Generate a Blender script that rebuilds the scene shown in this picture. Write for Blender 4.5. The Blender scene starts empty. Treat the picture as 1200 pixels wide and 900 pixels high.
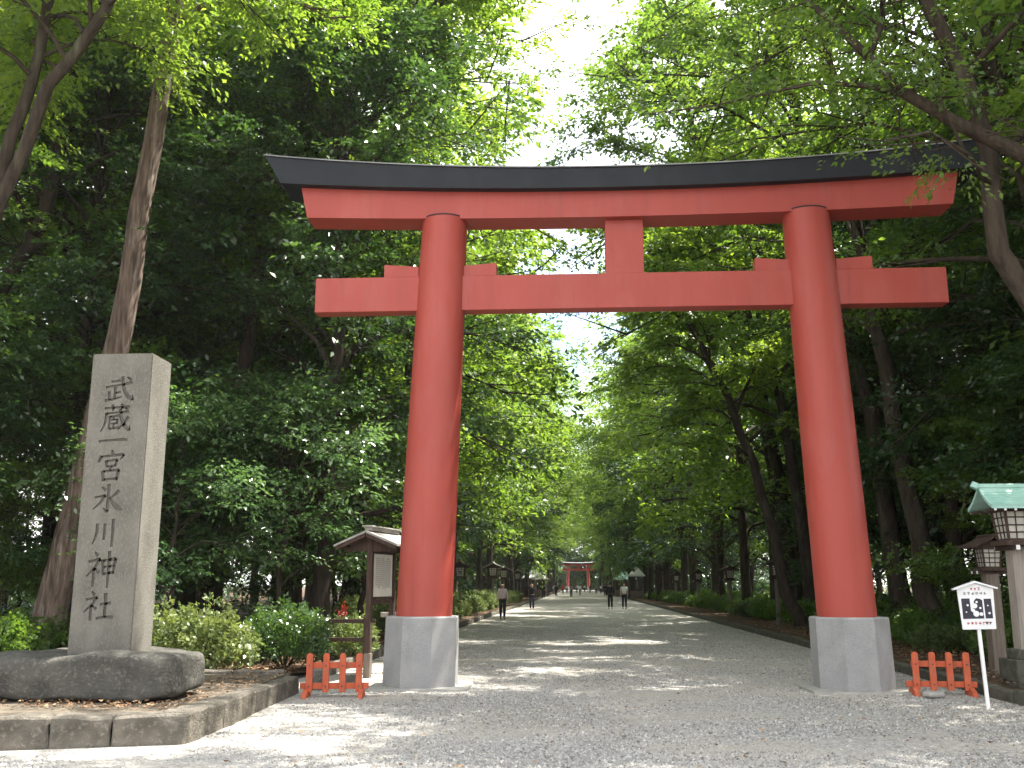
import bpy, bmesh, math, random
import numpy as np
from mathutils import Vector, Matrix, noise
rad = math.radians
random.seed(7)
C = bpy.context.scene.collection
S = bpy.context.scene

# ------------------------------------------------------------------ camera, sky, sun, exposure
cam = bpy.data.cameras.new("camera"); camo = bpy.data.objects.new("camera", cam); C.objects.link(camo)
cam.sensor_width = 36.0; cam.lens = 34.5; cam.clip_start = 0.1; cam.clip_end = 5000
camo.location = (0, 0, 1.6); camo.rotation_euler = (rad(90) + 0.2024, 0, 0.0654)
S.camera = camo
SUN_ELEV, SUN_AZ = rad(63), rad(64)          # azimuth measured from +Y (down the avenue) towards +X
W = bpy.data.worlds.new("World"); S.world = W; W.use_nodes = True
wn = W.node_tree; wn.nodes.clear()
wo = wn.nodes.new("ShaderNodeOutputWorld"); bg = wn.nodes.new("ShaderNodeBackground")
sky = wn.nodes.new("ShaderNodeTexSky"); sky.sky_type = 'NISHITA'; sky.sun_disc = False
sky.sun_elevation = SUN_ELEV; sky.sun_rotation = SUN_AZ; sky.dust_density = 0.8; sky.air_density = 1.0
tc = wn.nodes.new("ShaderNodeTexCoord"); nz = wn.nodes.new("ShaderNodeTexNoise")
nz.inputs["Scale"].default_value = 2.6; nz.inputs["Detail"].default_value = 5
cr = wn.nodes.new("ShaderNodeValToRGB"); cr.color_ramp.elements[0].position = .34; cr.color_ramp.elements[1].position = .62
mx = wn.nodes.new("ShaderNodeMixRGB"); mx.inputs[2].default_value = (7.8, 7.5, 7.3, 1)   # bright thin cloud
wn.links.new(tc.outputs["Generated"], nz.inputs["Vector"]); wn.links.new(nz.outputs["Fac"], cr.inputs["Fac"])
wn.links.new(cr.outputs["Color"], mx.inputs[0]); wn.links.new(sky.outputs[0], mx.inputs[1])
wn.links.new(mx.outputs[0], bg.inputs["Color"]); bg.inputs["Strength"].default_value = 0.125
wn.links.new(bg.outputs[0], wo.inputs["Surface"])
sl = bpy.data.lights.new("sun", 'SUN'); sl.energy = 5.0; sl.angle = rad(0.53); sl.color = (1.0, .95, .86)
so = bpy.data.objects.new("sun", sl); C.objects.link(so)
sd = Vector((math.sin(SUN_AZ)*math.cos(SUN_ELEV), math.cos(SUN_AZ)*math.cos(SUN_ELEV), math.sin(SUN_ELEV)))
so.rotation_euler = sd.to_track_quat('Z', 'Y').to_euler(); so.location = sd*60
S.view_settings.view_transform = 'Standard'; S.view_settings.look = 'None'
S.view_settings.exposure = 2.0; S.view_settings.gamma = 1
S.render.engine = 'CYCLES'
S.cycles.use_denoising = True; S.cycles.max_bounces = 7; S.cycles.diffuse_bounces = 5
S.cycles.transmission_bounces = 4; S.cycles.glossy_bounces = 2; S.cycles.caustics_reflective = False; S.cycles.caustics_refractive = False

# ------------------------------------------------------------------ materials
def mat(name, col, rough=.8, spec=.3, var=None, scale=6, bump=0, bscale=40, stretch=(1,1,1), detail=6, metal=0, extra=None, streak=None):
    """procedural: base colour mixed by noise with var (second colour), fine noise bump"""
    m = bpy.data.materials.new(name); m.use_nodes = True; nt = m.node_tree; b = nt.nodes["Principled BSDF"]
    b.inputs["Roughness"].default_value = rough; b.inputs["Specular IOR Level"].default_value = spec; b.inputs["Metallic"].default_value = metal
    tc = nt.nodes.new("ShaderNodeTexCoord"); mp = nt.nodes.new("ShaderNodeMapping"); mp.inputs["Scale"].default_value = stretch
    nt.links.new(tc.outputs["Object"], mp.inputs["Vector"])
    n = nt.nodes.new("ShaderNodeTexNoise"); n.inputs["Scale"].default_value = scale; n.inputs["Detail"].default_value = detail
    nt.links.new(mp.outputs[0], n.inputs["Vector"])
    r = nt.nodes.new("ShaderNodeValToRGB"); r.color_ramp.elements[0].position = .35; r.color_ramp.elements[1].position = .65
    v = var if var else tuple(c*.8 for c in col)
    r.color_ramp.elements[0].color = (*col, 1); r.color_ramp.elements[1].color = (*v, 1)
    nt.links.new(n.outputs["Fac"], r.inputs["Fac"])
    out = r.outputs["Color"]
    if extra:                                   # (colour, scale, lo, hi): a second, blotchier layer
        ec, es, lo, hi = extra
        n2 = nt.nodes.new("ShaderNodeTexNoise"); n2.inputs["Scale"].default_value = es; n2.inputs["Detail"].default_value = 8
        n2.inputs["Roughness"].default_value = .65
        nt.links.new(mp.outputs[0], n2.inputs["Vector"])
        r2 = nt.nodes.new("ShaderNodeValToRGB"); r2.color_ramp.elements[0].position = lo; r2.color_ramp.elements[1].position = hi
        nt.links.new(n2.outputs["Fac"], r2.inputs["Fac"])
        x = nt.nodes.new("ShaderNodeMixRGB"); x.inputs[2].default_value = (*ec, 1)
        nt.links.new(r2.outputs["Color"], x.inputs[0]); nt.links.new(out, x.inputs[1]); out = x.outputs[0]
    if streak:                                  # (colour, mapping scale, lo, hi, strength): rain streaks, wear
        ec, sc_, lo, hi, st_ = streak
        mp3 = nt.nodes.new("ShaderNodeMapping"); mp3.inputs["Scale"].default_value = sc_; nt.links.new(tc.outputs["Object"], mp3.inputs["Vector"])
        n3 = nt.nodes.new("ShaderNodeTexNoise"); n3.inputs["Scale"].default_value = 1; n3.inputs["Detail"].default_value = 7; n3.inputs["Roughness"].default_value = .7
        nt.links.new(mp3.outputs[0], n3.inputs["Vector"])
        r3 = nt.nodes.new("ShaderNodeMapRange"); r3.inputs["From Min"].default_value = lo; r3.inputs["From Max"].default_value = hi; r3.inputs["To Max"].default_value = st_
        nt.links.new(n3.outputs["Fac"], r3.inputs["Value"])
        x3 = nt.nodes.new("ShaderNodeMixRGB"); x3.inputs[2].default_value = (*ec, 1)
        nt.links.new(r3.outputs[0], x3.inputs[0]); nt.links.new(out, x3.inputs[1]); out = x3.outputs[0]
    nt.links.new(out, b.inputs["Base Color"])
    if bump:
        nb = nt.nodes.new("ShaderNodeTexNoise"); nb.inputs["Scale"].default_value = bscale; nb.inputs["Detail"].default_value = 6
        nt.links.new(mp.outputs[0], nb.inputs["Vector"])
        bp = nt.nodes.new("ShaderNodeBump"); bp.inputs["Strength"].default_value = min(1, bump); bp.inputs["Distance"].default_value = .02
        nt.links.new(nb.outputs["Fac"], bp.inputs["Height"]); nt.links.new(bp.outputs[0], b.inputs["Normal"])
    return m

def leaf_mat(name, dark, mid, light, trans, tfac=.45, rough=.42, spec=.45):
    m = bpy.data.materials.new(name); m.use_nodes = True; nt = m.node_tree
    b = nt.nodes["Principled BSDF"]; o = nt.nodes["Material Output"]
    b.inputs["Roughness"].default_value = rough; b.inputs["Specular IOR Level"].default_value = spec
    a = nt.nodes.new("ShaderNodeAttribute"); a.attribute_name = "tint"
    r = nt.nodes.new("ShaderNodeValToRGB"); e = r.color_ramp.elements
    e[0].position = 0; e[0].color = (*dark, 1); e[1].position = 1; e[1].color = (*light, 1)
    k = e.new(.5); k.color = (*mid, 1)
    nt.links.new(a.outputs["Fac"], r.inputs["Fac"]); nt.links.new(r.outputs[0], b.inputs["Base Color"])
    t = nt.nodes.new("ShaderNodeBsdfTranslucent")
    mm = nt.nodes.new("ShaderNodeMixRGB"); mm.blend_type = 'MULTIPLY'; mm.inputs[0].default_value = 1; mm.inputs[2].default_value = (*trans, 1)
    nt.links.new(r.outputs[0], mm.inputs[1]); nt.links.new(mm.outputs[0], t.inputs["Color"])
    s = nt.nodes.new("ShaderNodeMixShader"); s.inputs[0].default_value = tfac
    nt.links.new(b.outputs[0], s.inputs[1]); nt.links.new(t.outputs[0], s.inputs[2]); nt.links.new(s.outputs[0], o.inputs["Surface"])
    return m

M = {}
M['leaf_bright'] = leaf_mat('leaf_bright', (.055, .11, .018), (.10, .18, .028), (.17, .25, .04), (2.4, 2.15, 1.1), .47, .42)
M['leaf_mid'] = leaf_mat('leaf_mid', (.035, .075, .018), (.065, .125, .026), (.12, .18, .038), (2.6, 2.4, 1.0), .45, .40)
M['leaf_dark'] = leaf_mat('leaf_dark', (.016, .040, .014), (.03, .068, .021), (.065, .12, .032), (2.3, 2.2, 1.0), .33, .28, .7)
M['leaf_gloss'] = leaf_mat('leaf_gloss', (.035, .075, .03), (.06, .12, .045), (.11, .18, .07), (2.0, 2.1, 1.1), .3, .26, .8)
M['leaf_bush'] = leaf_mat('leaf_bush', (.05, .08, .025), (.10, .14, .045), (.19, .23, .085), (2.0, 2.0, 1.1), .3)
M['leaf_red'] = leaf_mat('leaf_red', (.18, .02, .015), (.26, .03, .018), (.34, .05, .03), (1.4, 1.1, 1), .2)
M['bark'] = mat('bark', (.062, .048, .036), .95, .1, (.03, .024, .019), 12, 1, 26, (1, 1, .2), extra=((.10, .10, .07), 4, .55, .75))
M['bark_pale'] = mat('bark_pale', (.15, .11, .085), .95, .1, (.05, .037, .03), 15, 1, 20, (1, 1, .11), extra=((.24, .20, .175), 9, .52, .7))
M['red_paint'] = mat('red_paint', (.335, .054, .038), .5, .35, (.30, .047, .034), 1.3, .15, 60, (1, 1, .35), extra=((.34, .085, .07), 1.6, .5, .85), streak=((.16, .03, .026), (9, 9, .35), .52, .78, .42))
M['black_cap'] = mat('black_cap', (.007, .009, .013), .6, .3, (.011, .014, .018), 2, .1, 20, streak=((.03, .032, .034), (4, 4, 1), .55, .8, .5))
M['copper_sheen'] = mat('copper_sheen', (.24, .24, .235), .45, .5, (.13, .13, .13), 3, .2, 20)  # sheet lightened so the bright sheen along the cap edge sits in the colour
M['granite'] = mat('granite', (.315, .31, .305), .75, .3, (.26, .257, .255), 3, .25, 180, extra=((.15, .15, .155), 110, .54, .60), streak=((.20, .19, .17), (5, 5, .8), .5, .8, .6))
M['slab'] = mat('slab', (.36, .35, .32), .85, .2, (.29, .28, .26), 5, .4, 90)
M['stele'] = mat('stele', (.175, .166, .143), .9, .15, (.12, .113, .096), 2.6, .9, 90, (1.3, 1.3, .55), extra=((.215, .205, .185), 48, .50, .72))
M['stele_cut'] = mat('stele_cut', (.105, .098, .085), .95, .1, (.075, .07, .06), 14, .4, 90)  # groove floors: shade and dirt of the carving put into a darker colour
M['rough_stone'] = mat('rough_stone', (.085, .082, .072), .95, .15, (.055, .054, .048), 3.5, 1, 34, extra=((.15, .14, .12), 22, .52, .7))
M['kerb'] = mat('kerb', (.145, .130, .108), .95, .15, (.08, .073, .06), 5, 1, 40, extra=((.22, .20, .165), 20, .52, .72))
M['kerb_moss'] = mat('kerb_moss', (.10, .095, .078), .95, .15, (.06, .062, .048), 4, 1, 50, extra=((.17, .16, .13), 12, .55, .75))
M['wood_grey'] = mat('wood_grey', (.20, .165, .135), .9, .15, (.13, .105, .085), 7, .5, 50, (3, 3, .3))
M['wood_dark'] = mat('wood_dark', (.075, .048, .036), .85, .2, (.045, .03, .024), 7, .5, 50, (3, 3, .5))
M['wood_post'] = mat('wood_post', (.34, .30, .26), .9, .15, (.24, .21, .18), 6, .5, 50, (4, 4, .3), extra=((.12, .10, .09), 6, .66, .75))
M['roof_grey'] = mat('roof_grey', (.33, .32, .29), .8, .3, (.22, .21, .19), 5, .3, 30)
M['verdigris'] = mat('verdigris', (.36, .58, .50), .5, .5, (.27, .48, .41), 4, .2, 30, extra=((.42, .62, .55), 3, .5, .75))
M['paper'] = mat('paper', (.52, .50, .44), .8, .2, (.42, .40, .35), 8)
M['white_paint'] = mat('white_paint', (.76, .76, .76), .5, .4, (.68, .68, .68), 8)
M['notice'] = mat('notice', (.62, .60, .55), .6, .3, (.55, .53, .48), 5)
M['ink'] = mat('ink', (.045, .04, .055), .7)
M['ink_grey'] = mat('ink_grey', (.28, .27, .26), .7)
M['red_ink'] = mat('red_ink', (.45, .06, .05), .7)
M['orange_wood'] = mat('orange_wood', (.50, .11, .05), .7, .25, (.42, .085, .04), 6, .3, 50, extra=((.22, .13, .08), 9, .58, .68), streak=((.20, .10, .06), (22, 22, 3), .5, .7, .7))
M['iron'] = mat('iron', (.03, .03, .03), .5, .5)
M['tent_white'] = mat('tent_white', (.78, .78, .76), .7)
M['skin'] = mat('skin', (.50, .30, .22), .6)
M['hair'] = mat('hair', (.02, .017, .015), .6)
M['navy'] = mat('navy', (.022, .025, .04), .85)
M['black_cloth'] = mat('black_cloth', (.016, .016, .019), .85)
M['pink_cloth'] = mat('pink_cloth', (.62, .50, .52), .85)
M['white_cloth'] = mat('white_cloth', (.70, .70, .68), .85)
M['grey_cloth'] = mat('grey_cloth', (.25, .26, .28), .85)
M['red_cloth'] = mat('red_cloth', (.5, .06, .06), .85)
M['blue_cloth'] = mat('blue_cloth', (.12, .18, .32), .85)
M['shoe'] = mat('shoe', (.04, .035, .035), .6)

def gravel_mat():
    m = bpy.data.materials.new('gravel'); m.use_nodes = True; nt = m.node_tree; b = nt.nodes["Principled BSDF"]
    b.inputs["Roughness"].default_value = .95; b.inputs["Specular IOR Level"].default_value = .15
    L = nt.links.new; tc = nt.nodes.new("ShaderNodeTexCoord")
    v = nt.nodes.new("ShaderNodeTexVoronoi"); v.inputs["Scale"].default_value = 34; L(tc.outputs["Object"], v.inputs["Vector"])
    r = nt.nodes.new("ShaderNodeValToRGB"); e = r.color_ramp.elements
    e[0].color = (.25, .24, .225, 1); e[1].color = (.46, .44, .41, 1)
    bw = nt.nodes.new("ShaderNodeSeparateColor"); L(v.outputs["Color"], bw.inputs[0]); L(bw.outputs[0], r.inputs[0])
    n = nt.nodes.new("ShaderNodeTexNoise"); n.inputs["Scale"].default_value = .55; n.inputs["Detail"].default_value = 6; L(tc.outputs["Object"], n.inputs["Vector"])
    r2 = nt.nodes.new("ShaderNodeValToRGB"); r2.color_ramp.elements[0].position = .40; r2.color_ramp.elements[1].position = .66; L(n.outputs["Fac"], r2.inputs[0])
    r2.color_ramp.elements[1].color = (.65, .65, .65, 1)
    x = nt.nodes.new("ShaderNodeMixRGB"); x.inputs[2].default_value = (.44, .395, .33, 1); L(r2.outputs[0], x.inputs[0]); L(r.outputs[0], x.inputs[1])
    L(x.outputs[0], b.inputs["Base Color"])
    n3 = nt.nodes.new("ShaderNodeTexNoise"); n3.inputs["Scale"].default_value = 9; n3.inputs["Detail"].default_value = 4; L(tc.outputs["Object"], n3.inputs["Vector"])
    ad = nt.nodes.new("ShaderNodeMath"); ad.operation = 'MULTIPLY_ADD'; ad.inputs[1].default_value = -1.0
    L(v.outputs["Distance"], ad.inputs[0]); L(n3.outputs["Fac"], ad.inputs[2])
    bp = nt.nodes.new("ShaderNodeBump"); bp.inputs["Strength"].default_value = .9; bp.inputs["Distance"].default_value = .022
    L(ad.outputs[0], bp.inputs["Height"]); L(bp.outputs[0], b.inputs["Normal"])
    return m
M['gravel'] = gravel_mat()
M['stone_bit'] = leaf_mat('stone_bit', (.15, .146, .138), (.32, .31, .292), (.54, .52, .49), (1, 1, 1), 0, .9, .15)
M['forest_floor'] = mat('forest_floor', (.085, .052, .033), 1, .1, (.045, .032, .022), 2.2, 1, 25, extra=((.20, .135, .085), 6, .52, .7))
M['litter'] = leaf_mat('litter', (.07, .035, .02), (.19, .105, .055), (.36, .24, .14), (1, 1, 1), 0, .8, .2)
M['soil'] = mat('soil', (.16, .135, .105), 1, .1, (.10, .085, .065), 5, 1, 40)

# ------------------------------------------------------------------ helpers
class MB:
    """collects boxes, prisms and tubes; build() links them as ONE mesh object"""
    def __init__(s): s.v = []; s.f = []
    def add(s, vs, fs):
        o = len(s.v); s.v += [tuple(v) for v in vs]; s.f += [tuple(i+o for i in f) for f in fs]; return s
    def box(s, c, d, rz=0, taper=1.0, tilt=None):
        hx, hy, hz = d[0]/2, d[1]/2, d[2]/2; ca, sa = math.cos(rz), math.sin(rz); vs = []
        for z, k in ((-hz, 1), (hz, taper)):
            for x, y in ((-hx, -hy), (hx, -hy), (hx, hy), (-hx, hy)):
                p = Vector((x*k, y*k, z))
                if tilt: p = tilt @ p
                vs.append((c[0]+p.x*ca-p.y*sa, c[1]+p.x*sa+p.y*ca, c[2]+p.z))
        return s.add(vs, [(3,2,1,0),(4,5,6,7),(0,1,5,4),(1,2,6,5),(2,3,7,6),(3,0,4,7)])
    def tube(s, path, radii, n=8, cap=True, squash=1.0):
        path = [Vector(p) for p in path]; vs = []
        for i, p in enumerate(path):
            t = (path[min(i+1, len(path)-1)]-path[max(i-1, 0)]).normalized()
            a = Vector((0, 1, 0)) if abs(t.y) < .9 else Vector((1, 0, 0))
            u = t.cross(a).normalized(); w = t.cross(u)
            r = radii[i] if hasattr(radii, '__len__') else radii
            for k in range(n):
                q = 2*math.pi*k/n; vs.append(p+u*math.cos(q)*r+w*math.sin(q)*r*squash)
        fs = [(i*n+k, i*n+(k+1) % n, (i+1)*n+(k+1) % n, (i+1)*n+k) for i in range(len(path)-1) for k in range(n)]
        if cap: fs += [tuple(range(n-1, -1, -1)), tuple((len(path)-1)*n+k for k in range(n))]
        return s.add(vs, fs)
    def prism(s, poly, axis, a, b):
        """poly: 2D points; extruded along axis from a to b"""
        def P(u, v, w): return {'x': (w, u, v), 'y': (u, w, v), 'z': (u, v, w)}[axis]
        n = len(poly); vs = [P(*p, a) for p in poly]+[P(*p, b) for p in poly]
        fs = [tuple(range(n)), tuple(range(2*n-1, n-1, -1))]+[(i, (i+1) % n, n+(i+1) % n, n+i) for i in range(n)]
        return s.add(vs, fs)
    def mesh(s, name, m, smooth=False, bevel=0):
        me = bpy.data.meshes.new(name); me.from_pydata(s.v, [], s.f); me.update()
        bm = bmesh.new(); bm.from_mesh(me)
        bmesh.ops.recalc_face_normals(bm, faces=bm.faces)
        if bevel: bmesh.ops.bevel(bm, geom=bm.edges[:], offset=bevel, segments=1, affect='EDGES', clamp_overlap=True)
        bm.to_mesh(me); bm.free()
        if smooth: me.shade_smooth()
        me.materials.append(M[m] if isinstance(m, str) else m); return me
    def build(s, name, m, parent=None, smooth=False, bevel=0):
        return link(name, s.mesh(name, m, smooth, bevel), parent)

def link(name, me, parent=None, loc=None, rz=None):
    o = bpy.data.objects.new(name, me); C.objects.link(o)
    if parent: o.parent = parent
    if loc is not None: o.location = loc
    if rz is not None: o.rotation_euler.z = rz
    return o
def tag(o, label=None, cat=None, group=None, kind=None):
    for k, v in (('label', label), ('category', cat), ('group', group), ('kind', kind)):
        if v: o[k] = v
    return o
def thing(name, label, cat, loc=(0,0,0), rz=0, group=None):
    return tag(link(name, None, None, loc, rz), label, cat, group)
def kids(o): return [c for c in bpy.data.objects if c.parent == o]
def copy_tree(o, loc=None, rz=None, label=None, scale=None):
    def rec(s, par):
        c = s.copy(); C.objects.link(c)
        if par: c.parent = par
        for ch in KIDS.get(s.name, []): rec(ch, c)
        return c
    r = rec(o, None)
    if loc is not None: r.location = loc
    if rz is not None: r.rotation_euler.z = rz
    if scale is not None: r.scale = scale if hasattr(scale, '__len__') else (scale,)*3
    if label: r['label'] = label
    return r
KIDS = {}
def index_kids(o):
    """remember the children of a thing that is going to be copied"""
    KIDS[o.name] = [c for c in bpy.data.objects if c.parent == o]
    for c in KIDS[o.name]: index_kids(c)
def loft(name, rings, m, parent=None, smooth=False):
    n = len(rings[0]); mb = MB(); vs = [v for r in rings for v in r]
    fs = [(i*n+k, i*n+(k+1) % n, (i+1)*n+(k+1) % n, (i+1)*n+k) for i in range(len(rings)-1) for k in range(n)]
    fs += [tuple(range(n-1, -1, -1)), tuple((len(rings)-1)*n+k for k in range(n))]
    mb.add(vs, fs); return mb.build(name, m, parent, smooth)
def rough_block(name, L, D, H, seed, m, amp=.012, cuts=2, bev=.02):
    bm = bmesh.new(); bmesh.ops.create_cube(bm, size=1)
    for v in bm.verts: v.co = Vector((v.co.x*L, v.co.y*D, v.co.z*H))
    bmesh.ops.bevel(bm, geom=bm.edges[:], offset=bev, segments=1, affect='EDGES')
    if cuts: bmesh.ops.subdivide_edges(bm, edges=[e for e in bm.edges if e.calc_length() > .12], cuts=cuts, use_grid_fill=True)
    for v in bm.verts:
        d = noise.noise_vector(v.co*4+Vector((seed*7.3, 0, 0)))*amp + noise.noise_vector(v.co*13+Vector((0, seed*3.1, 0)))*amp*.4
        v.co += d
    me = bpy.data.meshes.new(name); bm.to_mesh(me); bm.free(); me.materials.append(M[m]); return me

# ------------------------------------------------------------------ ground, path, forest floor
def sheet(name, x0, x1, y0, y1, nx, ny, z, amp, m, seed=0, yp=1.0):
    xs = np.linspace(x0, x1, nx); t = np.linspace(0, 1, ny)**yp; ys = y0+(y1-y0)*t
    vs = []
    for y in ys:
        for x in xs:
            a = amp*(noise.noise(Vector((x*.35+seed, y*.35, 0)))+.5*noise.noise(Vector((x*1.3, y*1.3+seed, 0)))) if amp else 0
            vs.append((x, y, z+a))
    fs = [(j*nx+i, j*nx+i+1, (j+1)*nx+i+1, (j+1)*nx+i) for j in range(ny-1) for i in range(nx-1)]
    me = bpy.data.meshes.new(name); me.from_pydata(vs, [], fs); me.shade_smooth(); me.materials.append(M[m])
    return tag(link(name, me), kind='structure')
sheet('ground', -1500, 1500, -300, 2500, 3, 3, -.03, 0, 'forest_floor')
sheet('gravel_path', -30, 6.1, -25, 420, 60, 300, 0.0, .012, 'gravel', 0, 1.6)
sheet('forest_floor', -75, -4.85, 15.6, 420, 90, 160, .13, .07, 'forest_floor', 3, 1.8)
sheet('forest_floor', 6.25, 75, 3, 420, 90, 160, .13, .07, 'forest_floor', 9, 1.8)
sheet('forest_floor', -75, -7.2, 10.6, 15.6, 60, 12, .15, .05, 'forest_floor', 5)

def scatter_mesh(name, P, build_shape, m, tint, label=None, kind='stuff', cat=None):
    pass

def quads_mesh(name, V, tint, m):
    """V: (N,4,3) vertices of N leaf quads; tint: (N,)"""
    N = len(V); me = bpy.data.meshes.new(name)
    me.vertices.add(N*4); me.vertices.foreach_set('co', V.reshape(-1).astype(np.float32))
    me.loops.add(N*4); me.loops.foreach_set('vertex_index', np.arange(N*4, dtype=np.int32))
    me.polygons.add(N); me.polygons.foreach_set('loop_start', np.arange(0, N*4, 4, dtype=np.int32))
    try: me.polygons.foreach_set('loop_total', np.full(N, 4, dtype=np.int32))
    except Exception: pass
    me.update(calc_edges=True)
    at = me.attributes.new('tint', 'FLOAT', 'FACE'); at.data.foreach_set('value', np.clip(tint, 0, 1).astype(np.float32))
    me.materials.append(M[m]); return me

rng = np.random.default_rng(5)
# loose stones on the gravel nearest the camera
def stones(n, x0, x1, y0, y1, keep):
    x = rng.uniform(x0, x1, n); y = y0+(y1-y0)*rng.random(n)**2.0
    bare = np.array([noise.noise(Vector((a*.45, b*.8, 4)))+.5*noise.noise(Vector((a*1.7, b*3.1, 8))) for a, b in zip(x, y)])
    k = keep(x, y) & (rng.random(n) > np.clip(bare*2.2-.05, 0, .9)); x = x[k]; y = y[k]; n = len(x)
    r = rng.uniform(.008, .021, n); a = rng.uniform(0, 6.28, n); h = r*rng.uniform(.5, 1.0, n)
    V = np.zeros((n, 5, 3)); 
    for i in range(4):
        q = a+i*math.pi/2+rng.uniform(-.3, .3, n); rr = r*rng.uniform(.7, 1.25, n)
        V[:, i, 0] = x+np.cos(q)*rr; V[:, i, 1] = y+np.sin(q)*rr; V[:, i, 2] = .001
    V[:, 4, 0] = x+rng.uniform(-.4, .4, n)*r; V[:, 4, 1] = y+rng.uniform(-.4, .4, n)*r; V[:, 4, 2] = h+.004
    idx = (np.arange(n)[:, None, None]*5+np.array([[0, 1, 4], [1, 2, 4], [2, 3, 4], [3, 0, 4]])[None]).reshape(-1, 3)
    me = bpy.data.meshes.new('loose_gravel'); F = len(idx)
    me.vertices.add(n*5); me.vertices.foreach_set('co', V.reshape(-1).astype(np.float32))
    me.loops.add(F*3); me.loops.foreach_set('vertex_index', idx.reshape(-1).astype(np.int32))
    me.polygons.add(F); me.polygons.foreach_set('loop_start', np.arange(0, F*3, 3, dtype=np.int32))
    me.update(calc_edges=True)
    t = np.repeat(np.clip(rng.normal(.45, .25, n), 0, 1), 4)
    me.attributes.new('tint', 'FLOAT', 'FACE').data.foreach_set('value', t.astype(np.float32))
    me.materials.append(M['stone_bit'])
    tag(link('loose_gravel', me), 'loose grey and tan gravel stones strewn over the path', 'gravel', kind='stuff')
stones(150000, -6.5, 6.0, 8.6, 46, lambda x, y: ~((x < -4.0) & (y > 10.2-.28*(-4.0-x))) )
def litter(name, n, x0, x1, y0, y1, z, size, label, keep=None):
    x = rng.uniform(x0, x1, n); y = y0+(y1-y0)*rng.random(n)**1.4
    if keep is not None: k = keep(x, y); x = x[k]; y = y[k]; n = len(x)
    a = rng.uniform(0, 6.28, n); l = size*rng.uniform(.6, 1.4, n); zz = z+rng.uniform(0, .02, n)
    V = np.zeros((n, 4, 3))
    for i, (u, v) in enumerate(((0, 0), (.5, .28), (1, 0), (.5, -.28))):
        V[:, i, 0] = x+l*(np.cos(a)*u-np.sin(a)*v); V[:, i, 1] = y+l*(np.sin(a)*u+np.cos(a)*v); V[:, i, 2] = zz+rng.uniform(0, .025, n)
    tag(link(name, quads_mesh(name, V, rng.random(n), 'litter')), label, 'leaf litter', kind='stuff')
litter('fallen_leaves', 26000, -16, -4.9, 15.6, 42, .18, .07, 'dry brown fallen leaves carpeting the bed left of the avenue')
litter('fallen_leaves', 16000, 6.3, 14, 12, 42, .18, .07, 'dry brown fallen leaves in the bed right of the avenue')
litter('fallen_leaves', 420, -3.9, 5.9, 9, 30, .02, .055, 'a few dry leaves lying scattered over the gravel path')
litter('fallen_leaves', 1500, -7.2, -4.35, 10.8, 15.5, .285, .05, 'crumbled leaves on top of the stone platform')

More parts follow.
